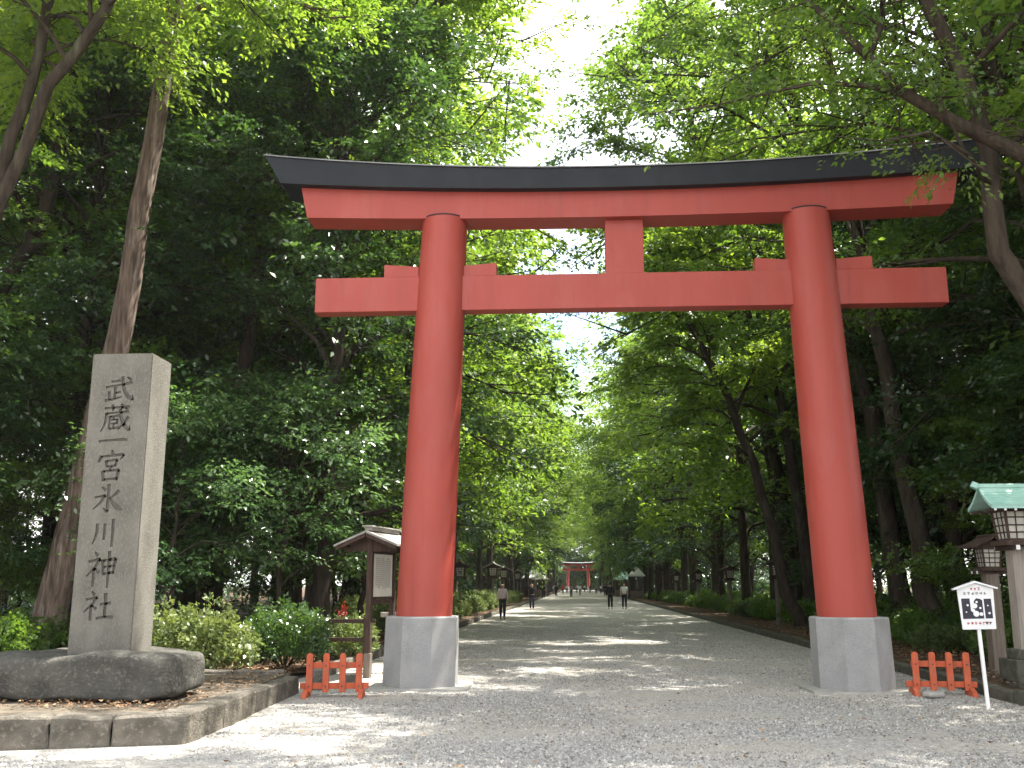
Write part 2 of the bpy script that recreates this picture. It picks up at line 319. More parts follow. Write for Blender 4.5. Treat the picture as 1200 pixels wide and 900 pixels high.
# ------------------------------------------------------------------ torii
TX, TY = 0.88, 16.3
def make_torii():
    root = thing('torii_gate', 'huge red wooden torii with black curved cap straddling the gravel path in the foreground', 'torii', (TX, TY, 0), .006)
    for s in (-1, 1):
        xb, xt = s*3.42, s*3.13
        sl = MB(); sl.prism([(xb-.78+i, -.72+j) for i, j in ((0, .05), (.06, 0), (1.5, .02), (1.6, .1), (1.58, 1.4), (1.5, 1.46), (.05, 1.44), (0, 1.38))], 'z', -.02, .035)
        sl.build('footing_slab', 'slab', root)
        R8 = lambda r, z, cx: [(cx+r*math.cos(rad(22.5+45*k)), r*math.sin(rad(22.5+45*k)), z) for k in range(8)]
        rr = .575/math.cos(rad(22.5))
        loft('plinth', [R8(rr, .03, xb), R8(rr*.982, 1.09, xb-s*.02), R8(rr*.955, 1.115, xb-s*.02)], 'granite', root)
        rings = []
        for i in range(15):
            t = i/14; z = 1.115+(7.875-1.115)*t; r = .455-.062*t+.012*math.sin(t*math.pi)
            cx = xb-s*.04+(xt-xb+s*.04)*t
            rings.append([(cx+r*math.cos(2*math.pi*k/48), r*math.sin(2*math.pi*k/48), z) for k in range(48)])
        p = loft('pillar', rings, 'red_paint', root, smooth=True)
        p.data.set_sharp_from_angle(angle=rad(35))
        cap = loft('pillar_cap', [[(xt+r*math.cos(2*math.pi*k/48), r*math.sin(2*math.pi*k/48), z) for k in range(48)] for r, z in ((.40, 7.873), (.402, 7.893))], 'black_cap', root)
        for t in (-1, 1):   # wedges beside the pillar on the tie beam
            x0, x1 = xt+s*.06+t*.375, xt+s*.06+t*.98
            MB().prism([(x0, 6.842), (x1, 6.842), (x1, 7.075), (x0, 7.03)], 'y', -.11, .11).build('wedge', 'red_paint', root, bevel=.004)
    MB().box((0, 0, 6.53), (10.72, .30, .615)).build('tie_beam', 'red_paint', root, bevel=.008)
    MB().box((0, 0, 7.32), (.655, .24, .98)).build('centre_strut', 'red_paint', root, bevel=.006)
    f = lambda u: abs(u)**2.1
    def beam(name, half_t, half_b, zt, zb, y0, y1, m, n=41):
        rings = []
        for i in range(n):
            u = -1+2*i/(n-1)
            rings.append([(u*half_b, y0, zb(u)), (u*half_t, y0, zt(u)), (u*half_t, y1, zt(u)), (u*half_b, y1, zb(u))])
        return loft(name, rings, m, root)
    beam('lintel', 5.66, 5.53, lambda u: 8.30+.20*f(u), lambda u: 7.815+.10*f(u), -.27, .30, 'red_paint')
    # cap beam: face, sloping top and thin metal sheet
    rings = []
    for i in range(41):
        u = -1+2*i/40; zt = 8.63+.37*f(u); zb = 8.285+.215*f(u); xb, xt = u*5.98, u*6.27
        rings.append([(xb, -.44, zb), (xt, -.47, zt), (xt*1.002, 0, zt+.17), (xt, .47, zt), (xb, .44, zb)])
    loft('cap_beam', rings, 'black_cap', root)
    rings = []
    for i in range(41):
        u = -1+2*i/40; zt = 8.634+.37*f(u); xt = u*6.29
        rings.append([(xt, -.50, zt), (xt, -.50, zt+.022), (xt*1.002, 0, zt+.20), (xt, .50, zt+.022), (xt, .50, zt), (xt*1.002, 0, zt+.175)])
    loft('roof_sheet', rings, 'copper_sheen', root)
    return root
torii = make_torii(); index_kids(torii)
copy_tree(torii, (.2, 322, 0), 0, 'small far-off red torii closing the end of the avenue')

# ------------------------------------------------------------------ stone monument
STR = {   # brush strokes: (points, widths) on a 100 x 100 field, y down
 'wu': [([(22,24),(36,23),(50,20)],[5,4,6]), ([(6,44),(40,38),(90,28)],[5,4,6]), ([(36,44),(36,64),(35,84)],[6,5,5]), ([(36,64),(46,63),(54,61)],[4,4,5]),
        ([(17,60),(18,74),(18,88)],[5,5,5]), ([(6,92),(30,88),(58,78)],[6,5,3]), ([(57,6),(60,34),(68,60),(80,78),(94,90)],[5,6,7,8,5]), ([(94,90),(95,80),(94,72)],[5,4,1]), ([(72,8),(80,13),(86,20)],[3,5,6])],
 'kura': [([(10,16),(50,13),(90,11)],[5,4,6]), ([(34,4),(36,14),(37,24)],[5,5,4]), ([(66,2),(64,12),(62,22)],[5,5,3]), ([(14,34),(50,31),(88,28)],[4,4,5]), ([(17,34),(15,60),(10,80),(1,96)],[6,5,4,2]),
        ([(28,44),(28,64),(27,86)],[5,4,4]), ([(28,45),(44,43),(58,41)],[4,4,5]), ([(40,45),(40,55)],[4,4]), ([(32,56),(44,55),(54,54)],[3,3,4]), ([(53,54),(52,68)],[4,4]), ([(32,69),(44,68),(53,67)],[3,3,4]), ([(42,69),(42,84)],[4,3]), ([(27,87),(44,85),(60,82)],[4,4,5]),
        ([(60,20),(65,48),(75,74),(93,92)],[5,6,7,6]), ([(93,92),(95,84),(95,76)],[5,3,1]), ([(88,46),(76,68),(56,90)],[6,5,2]), ([(74,14),(84,22)],[3,6])],
 'one': [([(4,56),(14,53),(50,50),(84,46),(96,50)],[7,6,6,8,5])],
 'miya': [([(50,0),(54,12)],[4,7]), ([(14,18),(13,28),(8,38)],[4,6,5]), ([(14,21),(50,17),(88,14)],[4,4,6]), ([(88,14),(84,24),(76,30)],[6,4,1]), ([(32,34),(34,44),(36,54)],[5,5,4]), ([(33,35),(50,33),(68,31)],[4,4,6]), ([(68,31),(66,42),(63,50)],[6,5,4]), ([(36,52),(50,51),(64,50)],[3,4,4]),
        ([(50,52),(46,66)],[5,3]), ([(24,66),(26,80),(28,98)],[6,6,5]), ([(25,68),(50,65),(76,63)],[4,4,6]), ([(76,63),(74,80),(70,94)],[7,6,5]), ([(28,94),(50,92),(71,91)],[4,4,5])],
 'kori': [([(50,2),(51,40),(50,90)],[6,6,6]), ([(50,92),(42,86),(36,80)],[6,4,1]), ([(28,10),(40,20)],[3,7]), ([(8,44),(26,41),(40,38)],[4,4,6]), ([(40,38),(28,60),(4,84)],[6,5,2]), ([(84,22),(74,34),(60,44)],[7,5,2]), ([(54,44),(68,64),(82,78),(98,86)],[3,7,10,4])],
 'kawa': [([(20,22),(20,50),(14,72),(4,90)],[7,7,5,2]), ([(50,22),(50,48),(49,74)],[7,6,6]), ([(82,6),(83,50),(82,98)],[7,7,6])],
 'kami': [([(24,4),(34,14)],[3,7]), ([(6,30),(24,27),(42,23)],[4,4,6]), ([(42,23),(28,46),(2,70)],[6,5,2]), ([(25,48),(25,72),(25,96)],[6,5,5]), ([(29,50),(42,60)],[3,6]), ([(50,26),(53,44),(55,66)],[6,5,4]), ([(51,28),(70,25),(92,22)],[4,4,6]), ([(92,22),(90,42),(86,62)],[7,6,4]), ([(54,45),(70,43),(88,41)],[3,3,4]), ([(55,63),(70,61),(87,59)],[4,4,4]), ([(71,2),(72,50),(71,100)],[6,6,4])],
 'yashiro': [([(24,4),(34,14)],[3,7]), ([(6,30),(24,27),(42,23)],[4,4,6]), ([(42,23),(28,46),(2,70)],[6,5,2]), ([(25,48),(25,72),(25,96)],[6,5,5]), ([(29,50),(42,60)],[3,6]), ([(54,46),(70,43),(88,40)],[4,4,6]), ([(70,10),(71,50),(70,86)],[6,6,5]), ([(44,90),(70,86),(98,86)],[5,5,7])],
}
def stroke_poly(pts, ws):
    P = [Vector(p) for p in pts]; L = []; R = []
    for i, p in enumerate(P):
        t = (P[min(i+1, len(P)-1)]-P[max(i-1, 0)]).normalized(); n = Vector((-t.y, t.x)); w = ws[i]*.92
        e = Vector((0, 0))
        if i == 0: e = -t*w*.5
        if i == len(P)-1: e = t*w*.5
        L.append(p+n*w+e*.5); R.append(p-n*w+e*.5)
    return L+R[::-1]
def make_monument():
    root = thing('stone_monument', 'tall squared grey stone pillar engraved with a column of large characters on a boulder pedestal', 'monument', (-5.78, 12.2, .29), 0)
    # boulder pedestal: a rounded block with a worn left shoulder
    bm = bmesh.new(); bmesh.ops.create_cube(bm, size=2)
    bmesh.ops.subdivide_edges(bm, edges=bm.edges[:], cuts=23, use_grid_fill=True)
    for v in bm.verts:
        c = v.co.copy(); ex = 9.0
        k = (abs(c.x)**ex+abs(c.y)**ex+abs(c.z)**ex)**(-1/ex)
        x, y, z = c.x*k*1.17, c.y*k*.66, c.z*k*.265
        if x < -.95 and z > -.2: z -= (-x-.95)**1.5*.55*(z+.275)/.55
        p = Vector((x, y, z))
        p += noise.noise_vector(p*1.3)*.07+noise.noise_vector(p*3.7+Vector((5, 0, 0)))*.03+noise.noise_vector(p*11)*.010+noise.noise_vector(p*26)*.005
        p.z = max(p.z, -.29); v.co = p
    me = bpy.data.meshes.new('pedestal'); bm.to_mesh(me); bm.free(); me.shade_smooth(); me.materials.append(M['rough_stone'])
    link('pedestal', me, root, (-.13, -.08, .25))
    # shaft with carved characters
    w, d, z0, z1 = .79, .60, .475, 4.225
    yf = -.30
    bm = bmesh.new(); bmesh.ops.create_cube(bm, size=1)
    for v in bm.verts: v.co = Vector((v.co.x*w, v.co.y*d, (z0+z1)/2+v.co.z*(z1-z0)))
    bmesh.ops.bevel(bm, geom=bm.edges[:], offset=.014, segments=2, affect='EDGES')
    me = bpy.data.meshes.new('shaft'); bm.to_mesh(me); bm.free(); me.materials.append(M['stele'])
    sh = link('shaft', me, root)
    zz = lambda y: z0+(768-y)*(z1-z0)/352.5
    cols = [('wu',442,476,1.00,.030),('kura',477,512,1.00,.020),('one',508,534,.98,.0),('miya',533,570,.98,.0),('kori',573,608,.98,-.005),('kawa',612,646,.80,-.015),('kami',650,692,.98,-.01),('yashiro',695,730,.96,-.01)]
    cut = MB(); chars = []
    for name, ya, yb, ws, xo in cols:
        zt, zb = zz(ya), zz(yb); h = zt-zb; wd = .40*ws; x0 = -.035+xo-wd/2; ch = MB()
        for pts, wsx in STR[name]:
            poly = [(x0+p.x/100*wd, zt-p.y/100*h) for p in stroke_poly(pts, wsx)]
            cut.prism(poly, 'y', yf-.03, yf+.022); ch.prism(poly, 'y', yf+.0185, yf+.024)
        chars.append(ch)
    cm = cut.mesh('cut', 'stele_cut'); co = link('cut', cm)
    co.location = root.location
    bpy.context.view_layer.update()
    b = sh.modifiers.new('b', 'BOOLEAN'); b.operation = 'DIFFERENCE'; b.object = co; b.solver = 'EXACT'; b.use_self = True
    dg = bpy.context.evaluated_depsgraph_get(); nm = bpy.data.meshes.new_from_object(sh.evaluated_get(dg)); nm.name = 'shaft'
    sh.modifiers.clear()
    if len(nm.polygons) > 50: sh.data = nm; sh.data.materials.clear(); sh.data.materials.append(M['stele'])
    print('shaft polys', len(sh.data.polygons))
    bpy.data.objects.remove(co)
    for ch in chars: ch.build('carved_character', 'stele_cut', root)  # thin inlays on the groove floors, darkened for shade and dirt
    return root
make_monument()

# platform the monument stands on
plat = thing('stone_platform', 'low platform edged with rough grey blocks under the engraved stone pillar', 'platform', (-4.02, 10.34, 0))
def edge_blocks(parent, pts, depth, heights, side, m, name='block'):
    for i in range(len(pts)-1):
        a, b = Vector(pts[i]), Vector(pts[i+1]); dv = b-a; L = dv.length; h = heights[i] if hasattr(heights, '__len__') else heights
        n = Vector((-dv.y, dv.x)).normalized()*side; c = (a+b)/2+n*depth/2
        me = rough_block(name, L-.012, depth, h+.06, i+3*side+len(pts), m, .022, 4, .022)
        o = link(name, me, parent, (c.x-(parent.location.x), c.y-(parent.location.y), h/2-.03), math.atan2(dv.y, dv.x))
front = [(-4.02,10.34),(-4.73,10.14),(-5.30,9.98),(-5.95,9.80),(-6.62,9.61),(-7.3,9.42),(-8.0,9.22)]
sidep = [(-4.02,10.37),(-4.05,11.00),(-4.05,11.51),(-4.06,11.95),(-4.12,12.87),(-4.16,13.78),(-4.19,14.45),(-4.25,15.3)]
edge_blocks(plat, front, .34, [.305,.30,.31,.30,.30,.3], -1, 'kerb')
edge_blocks(plat, [sidep[0]]+sidep[1:], .32, [.312,.295,.30,.285,.27,.26,.25], 1, 'kerb')
MB().prism([(-.2,.2),(-4.2,-.9),(-4.2,5.2),(-.45,5.2)], 'z', 0, .27).build('infill', 'soil', plat)
# back edging of the platform bed
edge_blocks(plat, [(-4.5,15.45),(-5.3,15.42),(-6.1,15.4),(-6.9,15.38),(-7.7,15.36)], .16, .33, 1, 'kerb')

# ------------------------------------------------------------------ kerbs
def kerb(name, label, xf, y0, y1, step, ymax, h, m):
    root = tag(link(name, None, None, (xf(y0), y0, 0)), kind='structure')
    ms = [rough_block('kerb_stone', step-.04, .17, h+.08, 40+i, m, .012, 1, .015) for i in range(7)]
    y = y0; i = 0
    while y < y1:
        x = xf(y); ang = math.atan2(step, xf(y+step)-x)
        o = link('kerb_stone', ms[(i*5) % 7], root, (x-root.location.x+random.uniform(-.008, .008), y+step/2-y0, h/2-.04+random.uniform(-.022, .022)), ang+random.uniform(-.02, .02)); i += 1
        y += step
    mb = MB(); k = 0
    while y < ymax:
        mb.box((xf(y)-root.location.x, y+step-y0, h/2+random.uniform(-.01, .01)), (.17, step*2-.03, h)); y += step*2
    tag(mb.build('kerb_run', m, root), kind='stuff')
kerb('kerb', '', lambda y: -4.55-.06*max(0, min(1, (y-18)/8)), 18.2, 96, .72, 330, .19, 'kerb')
kerb('kerb', '', lambda y: 6.06, 6.0, 100, .78, 330, .17, 'kerb_moss')

# ------------------------------------------------------------------ little orange fences
def picket_fence(label, loc, rz):
    r = thing('picket_fence', label, 'fence', loc, rz, 'low orange fences beside the torii')
    for i in range(4):
        x = -.36+i*.24
        p = MB().prism([(x-.045, .075), (x+.045, .075), (x+.045, .60+.01*(i % 2)), (x+.02, .625), (x-.02, .625), (x-.045, .60)], 'y', -.035, .02).build('picket', 'orange_wood', r, bevel=.004)
        for z in (.16, .45): MB().tube([(x, -.035, z), (x, -.047, z)], .011, 8).build('bolt', 'iron', p)
    for z in (.16, .45): MB().box((0, .042, z), (1.0 if z < .3 else .82, .04, .085)).build('rail', 'orange_wood', r, bevel=.004)
    for x in (-.40, .40): MB().prism([(-.24, .002), (.24, .002), (.22, .06), (.06, .12), (-.06, .12), (-.22, .06)], 'x', x-.035, x+.035).build('foot', 'orange_wood', r, bevel=.004)
picket_fence('low orange picket fence left of the gate, in front of the roofed notice board', (-3.57, 14.72, 0), .12)
picket_fence('low orange picket fence right of the gate, beside the white sign', (5.38, 15.55, 0), -.10)
st = rough_block('loose_stone', .28, .2, .09, 5, 'slab', .02, 1, .03)
tag(link('loose_stone', st, None, (5.12, 15.18, .045), .4), 'pale broken stone lying at the foot of the right orange fence', 'stone')
st = rough_block('edging_stone', .22, .2, .36, 8, 'kerb', .015, 2, .03)
tag(link('edging_stone', st, None, (-4.05, 15.75, .16), .1), 'short upright stone seen through the pickets of the left orange fence', 'stone')
st = rough_block('edging_stone', .30, .22, .22, 12, 'kerb', .015, 2, .03)
tag(link('edging_stone', st, None, (-3.72, 16.35, .10), .2), 'squat edging stone just left of the notice board post', 'stone')

# ------------------------------------------------------------------ roofed notice board (left)
def notice_board():
    ang = math.atan2(1.12, .20)
    r = thing('notice_board', 'dark wooden notice board under a small gabled roof left of the torii', 'notice board', (-3.71, 17.72, 0), ang)
    L = 1.14                                          # local x runs along the board
    for x in (0, L):
        p = MB().box((x, 0, 1.22), (.10, .10, 2.44)).build('post', 'wood_dark', r, bevel=.006)
        MB().box((x, 0, .20), (.125, .125, .46)).build('post_base', 'wood_grey', p, bevel=.01)
        MB().prism([(-.50, 2.20), (.50, 2.20), (.50, 2.27), (.06, 2.48), (-.06, 2.48), (-.50, 2.27)], 'x', x-.03, x+.03).build('gable_frame', 'wood_dark', r)
    b = MB().box((L/2, 0, 1.78), (L-.12, .04, .84)).build('board', 'wood_dark', r)
    MB().box((L/2, -.024, 1.78), (L-.22, .01, .76)).build('notice_sheet', 'notice', b)
    t = MB(); rr = random.Random(3)
    for i in range(13):
        z1 = 2.08-rr.choice([0, 0, .05]); x = .22+i*.058
        while z1 > 1.50+rr.random()*.1:
            t.box((x, -.0305, z1), (.030, .002, .024)); z1 -= .036
    tag(t.build('printed_text', 'ink_grey', b), kind='stuff')
    MB().box((L/2, 0, 1.31), (L-.1, .06, .08)).build('rail', 'wood_dark', r, bevel=.004)
    for s in (-1, 1):
        q = MB(); q.prism([(s*.005, 2.52), (s*.60, 2.28), (s*.60, 2.315), (s*.005, 2.56)], 'x', -.28, L+.30).build('roof_slope', 'roof_grey', r)
        MB().prism([(s*.01, 2.45), (s*.57, 2.22), (s*.57, 2.285), (s*.01, 2.515)], 'x', -.26, -.22).build('barge_board', 'wood_dark', r)
        for k in range(6): MB().box((-.05+k*.25, s*.32, 2.352), (.04, .50, .035), 0, 1, Matrix.Rotation(-s*.38, 3, 'X')).build('rafter', 'wood_dark', r)
        MB().box((L/2, s*.42, 2.30), (L+.4, .04, .05)).build('purlin', 'wood_dark', r)
    MB().box((L/2, 0, 2.60), (L+.30, .14, .07)).build('ridge_cap', 'roof_grey', r, bevel=.01)
    MB().box((L/2, 0, 2.64), (L+.40, .2, .025)).build('ridge_cap', 'roof_grey', r, bevel=.005)
notice_board()
rail = thing('rail_fence', 'low dark timber rail in the shade behind the roofed notice board', 'railing', (-4.45, 19.4, .12))
for x in (-.45, .35): MB().box((x, 0, .42), (.11, .11, .9)).build('post', 'wood_dark', rail, bevel=.006)
for z in (.80, .45): MB().box((.05, 0, z), (.95, .05, .08)).build('rail', 'wood_dark', rail, bevel=.006)
MB().box((.78, .1, .92), (.34, .16, .09)).build('pale_board', 'wood_post', rail, bevel=.006)

# ------------------------------------------------------------------ white sign (right)
def white_sign():
    r = thing('sign', 'small white house-shaped sign with dark picture panel on a thin white stake', 'sign', (5.43, 14.04, 0), -.06)
    r.rotation_euler.y = rad(-1.5)
    MB().box((0, 0, .52), (.045, .04, 1.05)).build('stake', 'white_paint', r, bevel=.004)
    b = MB().prism([(-.215, 1.02), (.215, 1.02), (.235, 1.56), (0, 1.63), (-.235, 1.56)], 'y', -.035, -.015).build('board', 'white_paint', r)
    for s in (-1, 1): MB().prism([(0, 1.635), (s*.285, 1.545), (s*.285, 1.565), (0, 1.66)], 'y', -.075, .03).build('eave', 'white_paint', r)
    y0, y1 = -.0375, -.0355
    pn = MB()
    for x0, x1, z0, z1 in ((-.195, -.085, 1.16, 1.43), (.095, .19, 1.16, 1.42)): pn.box(((x0+x1)/2, (y0+y1)/2, (z0+z1)/2), (x1-x0, y1-y0, z1-z0))
    pn.prism([(-.085, 1.16), (.075, 1.16), (.075, 1.40), (.05, 1.42), (.0, 1.43), (-.03, 1.40), (-.05, 1.30), (-.085, 1.26)], 'y', y0, y1)
    pn.build('picture_panel', 'ink', b)
    wp = MB()
    for x, z, w, h in ((-.03, 1.33, .07, .05), (-.055, 1.27, .05, .03), (-.02, 1.225, .08, .022), (.04, 1.30, .03, .07), (.045, 1.22, .05, .02), (-.145, 1.25, .02, .06), (.14, 1.33, .02, .09), (.15, 1.23, .03, .03), (.0, 1.38, .03, .025), (-.12, 1.34, .03, .04)):
        wp.tube([(x, y0-.003, z), (x, y0+.001, z)], w/2, 9)
    wp.build('picture_marks', 'white_paint', b)
    rr = random.Random(11)
    def glyphs(cx, cz, n, s, m, nm):
        g = MB()
        for i in range(n):
            x = cx+(i-(n-1)/2)*s*1.25
            for k in range(4):
                dx, dz = rr.uniform(-.35, .35)*s, rr.uniform(-.4, .4)*s
                if k % 2: g.box((x+dx*.6, (y0+y1)/2, cz+dz*.3), (.10*s+.003, y1-y0, s*.8))
                else: g.box((x, (y0+y1)/2, cz+dz), (s*.85, y1-y0, .09*s+.003))
        g.build(nm, m, b)
    glyphs(0, 1.555, 3, .038, 'red_ink', 'heading'); glyphs(-.01, 1.495, 6, .042, 'ink_grey', 'heading')
    glyphs(-.01, 1.10, 6, .040, 'red_ink', 'footer'); glyphs(.125, 1.10, 2, .040, 'ink', 'footer')
white_sign()

# ------------------------------------------------------------------ lanterns
def lantern(label, loc, rz, group=None, roof='dark', H=2.05, pw=.13, name='wooden_lantern', scale=1.0, base=False):
    r = thing(name, label, 'lantern', loc, rz, group)
    pm = 'wood_post' if roof == 'green' else 'wood_grey'
    MB().box((0, 0, H/2-.1), (pw*1.12, pw*1.12, H+.2), 0, .93).build('post', pm, r, bevel=.008)
    k = scale
    t = MB().box((0, 0, H+.035*k), (.50*k, .50*k, .07*k)).build('tray', 'wood_dark', r, bevel=.006)
    for s in (-1, 1):
        MB().box((s*.13*k, 0, H-.03*k), (.05*k, .66*k, .06*k)).build('bracket', 'wood_dark', r)
        for q in (-1, 1): MB().box((s*.13*k, q*.333*k, H-.03*k), (.052*k, .008, .062*k)).build('bracket_tip', 'white_paint', r)
    z0, z1 = H+.07*k, H+.50*k; a, b2 = .165*k, .205*k     # box flares upward
    fr = MB()
    for sx in (-1, 1):
        for sy in (-1, 1): fr.tube([(sx*a, sy*a, z0), (sx*b2, sy*b2, z1)], .022*k, 4)
    for z, q in ((z0+.015*k, a), (z1-.015*k, b2)):
        for s in (-1, 1):
            fr.box((0, s*q, z), (2*q, .03*k, .03*k)); fr.box((s*q, 0, z), (.03*k, 2*q, .03*k))
    fr.build('light_box', 'wood_dark', r)
    for ax in range(4):      # each side: paper panes behind a lattice
        rot = Matrix.Rotation(ax*math.pi/2, 3, 'Z')
        pn = MB(); lt = MB()
        def P(u, t, off): q = (a+(b2-a)*t); return rot @ Vector((u*q, -q+off, z0+(z1-z0)*t))
        pn.add([P(-.95, .03, .006), P(.95, .03, .006), P(.95, .97, .006), P(-.95, .97, .006)], [(0, 1, 2, 3)]); pn.build('paper_pane', 'paper', r)
        for u in (-.33, .33): lt.tube([P(u, .0, -.004), P(u, 1, -.004)], .009*k, 4)
        for t_ in (.27, .5, .75): lt.tube([P(-1, t_, -.006), P(1, t_, -.006)], .009*k, 4)
        lt.build('lattice', 'wood_dark', r)
    zr = z1; rm = 'verdigris' if roof == 'green' else ('roof_grey' if roof == 'grey' else 'wood_dark')
    ex, ey, hh = (.46*k, .40*k, .30*k) if roof == 'green' else (.40*k, .52*k, .22*k)
    # gabled roof, ridge along local x, curving down to the eaves
    prof = [(0, hh), (.25, hh*.66), (.5, hh*.38), (.78, hh*.14), (1, 0)]
    for s in (-1, 1):
        poly = [(s*ey*u, zr+v+.045*k) for u, v in prof]+[(s*ey*u, zr+v+.0*k) for u, v in prof[::-1]]
        MB().prism(poly, 'x', -ex, ex).build('roof_slope', rm, r)
        if roof == 'green':
            for (u1, v1), (u2, v2) in zip(prof[:-1], prof[1:]):
                for g in ((.5, 1.0) if u1 else (1.0,)):
                    u = u1+(u2-u1)*g; v = v1+(v2-v1)*g
                    MB().tube([(-ex, s*ey*u, zr+v+.047*k), (ex, s*ey*u, zr+v+.047*k)], .006*k, 5).build('roof_seam', rm, r)
        n = 7 if roof == 'green' else 0
        for i in range(n):
            x = -ex*.9+i*ex*1.8/(n-1)
            q = MB().box((x, s*ey*.62, zr-.012*k), (.03*k, ey*.7, .03*k)).build('rafter', 'wood_dark', r)
            MB().box((x, s*ey*.975, zr-.012*k), (.032*k, .008, .032*k)).build('rafter_tip', 'white_paint', q)
    for s in (-1, 1):
        MB().prism([(-ey*.8, zr-.01), (ey*.8, zr-.01), (ey*.35, zr+hh*.45), (0, zr+hh*.85), (-ey*.35, zr+hh*.45)], 'x', s*b2*.95-.012, s*b2*.95+.012).build('gable_board', 'wood_dark', r)
    MB().box((0, 0, zr+hh+.045*k), (2*ex+.06*k, .085*k, .06*k)).build('ridge', rm, r, bevel=.01)
    if roof == 'green':
        for s in (-1, 1): MB().tube([(s*(ex+.02*k), 0, zr+hh+.085*k), (s*(ex+.06*k), 0, zr+hh+.015*k)], .055*k, 10).build('ridge_end', rm, r)
        for zz_, w_ in ((.30, .62), (.64, .50), (.74, .40)): pass
    return r
L0 = lantern('wooden lantern on a tall grey post standing right behind the white sign', (7.08, 17.7, -.06), 1.62, None, 'dark', 1.90, .21, scale=.78)
big = lantern('large lantern with pale green copper roof and white rafter tips at the right edge', (6.80, 15.9, .60), .03, None, 'green', 1.60, .24, 'copper_roofed_lantern', 1.10)
for z, w, h in ((-.36, .62, .54), (-.02, .44, .15)): MB().box((0, 0, z), (w, w, h)).build('stone_base', 'kerb_moss', big, bevel=.015)
LG = 'wooden lanterns lining the right side of the avenue'
far = lantern('wooden lantern nearest the right pillar in the right-hand line of lanterns', (7.68, 39.3, .1), 1.57, LG, 'dark', 1.80, .13, scale=.95)
index_kids(far)
for (x, y, lab) in ((7.93, 52.9, 'second wooden lantern from the right pillar, above a low green mound'), (7.85, 66, 'third wooden lantern from the right pillar along the right kerb'),
                    (8.0, 82, 'fourth and smallest clear wooden lantern on the right, deep in shade')):
    copy_tree(far, (x, y, .1), 1.6, lab)
lf = copy_tree(far, (-5.05, 43, .1), 1.6, 'wooden lantern in front of a tree trunk just right of the left pillar'); lf['group'] = 'wooden lanterns on the left side of the avenue'
lg = lantern('wooden lantern with sunlit pale roof behind the walker in pink', (-5.4, 64, .1), 1.57, 'wooden lanterns on the left side of the avenue', 'grey', 2.0, .12, scale=1.25)
index_kids(lg)
copy_tree(lg, (-5.6, 76, .1), 1.6, 'pale-roofed wooden lantern just right of and behind the walker in pink')
copy_tree(lg, (-5.7, 95, .1), 1.6, 'distant pale-roofed lantern half hidden left of the walker in black')

# ------------------------------------------------------------------ far stalls with white roofs
def stall(label, loc, w, d, h, roof, rz=0):
    r = thing('market_stall', label, 'stall', loc, rz, 'roofed stalls near the far torii')
    for x in (-1, 1):
        for y in (-1, 1): MB().box((x*w*.45, y*d*.45, h/2), (.1, .1, h)).build('post', 'wood_dark', r)
    MB().add([(-w/2, -d/2, h), (w/2, -d/2, h), (w/2, d/2, h), (-w/2, d/2, h), (-w*.08, 0, h+.95), (w*.08, 0, h+.95), (-w/2, -d/2, h-.12), (w/2, -d/2, h-.12), (w/2, d/2, h-.12), (-w/2, d/2, h-.12)],
             [(0, 1, 5, 4), (1, 2, 5), (2, 3, 4, 5), (3, 0, 4), (0, 1, 7, 6), (1, 2, 8, 7), (2, 3, 9, 8), (3, 0, 6, 9)]).build('canopy', roof, r)
    MB().box((0, 0, .45), (w*.8, d*.6, .9)).build('counter', 'wood_grey', r)
stall('white canopied stall left of the far torii, nearest the walker in black', (-5.6, 125, .05), 2.6, 2.6, 2.5, 'tent_white')
stall('second pale canopied stall beside the left pillar of the far torii', (-5.9, 152, .05), 3.2, 3, 2.5, 'roof_grey')
stall('green-grey roofed stall behind the walker in black on the right', (6.6, 142, .05), 3.4, 3, 2.5, 'verdigris')
stall('small white canopied stall rising behind the walker in the white shirt', (6.9, 118, .05), 1.9, 2, 2.7, 'tent_white')
stall('white roofed stall half hidden between the two walkers on the right', (7.6, 160, .05), 3, 3, 2.5, 'tent_white')

# ------------------------------------------------------------------ people
def skinned(name, nodes, edges, m, parent=None, sub=1):
    me = bpy.data.meshes.new(name); names = list(nodes); ix = {n: i for i, n in enumerate(names)}
    me.from_pydata([nodes[n][0] for n in names], [(ix[a], ix[b]) for a, b in edges], [])
    o = link(name, me); sk = o.modifiers.new('s', 'SKIN'); sk.use_smooth_shade = True
    lay = me.skin_vertices[0].data
    for i, n in enumerate(names):
        r = nodes[n][1]; lay[i].radius = r if hasattr(r, '__len__') else (r, r); lay[i].use_root = (i == 0)
    ss = o.modifiers.new('d', 'SUBSURF'); ss.levels = ss.render_levels = sub
    dg = bpy.context.evaluated_depsgraph_get(); nm = bpy.data.meshes.new_from_object(o.evaluated_get(dg)); nm.name = name
    bpy.data.objects.remove(o); nm.materials.clear(); nm.materials.append(M[m]); nm.shade_smooth()
    return link(name, nm, parent)
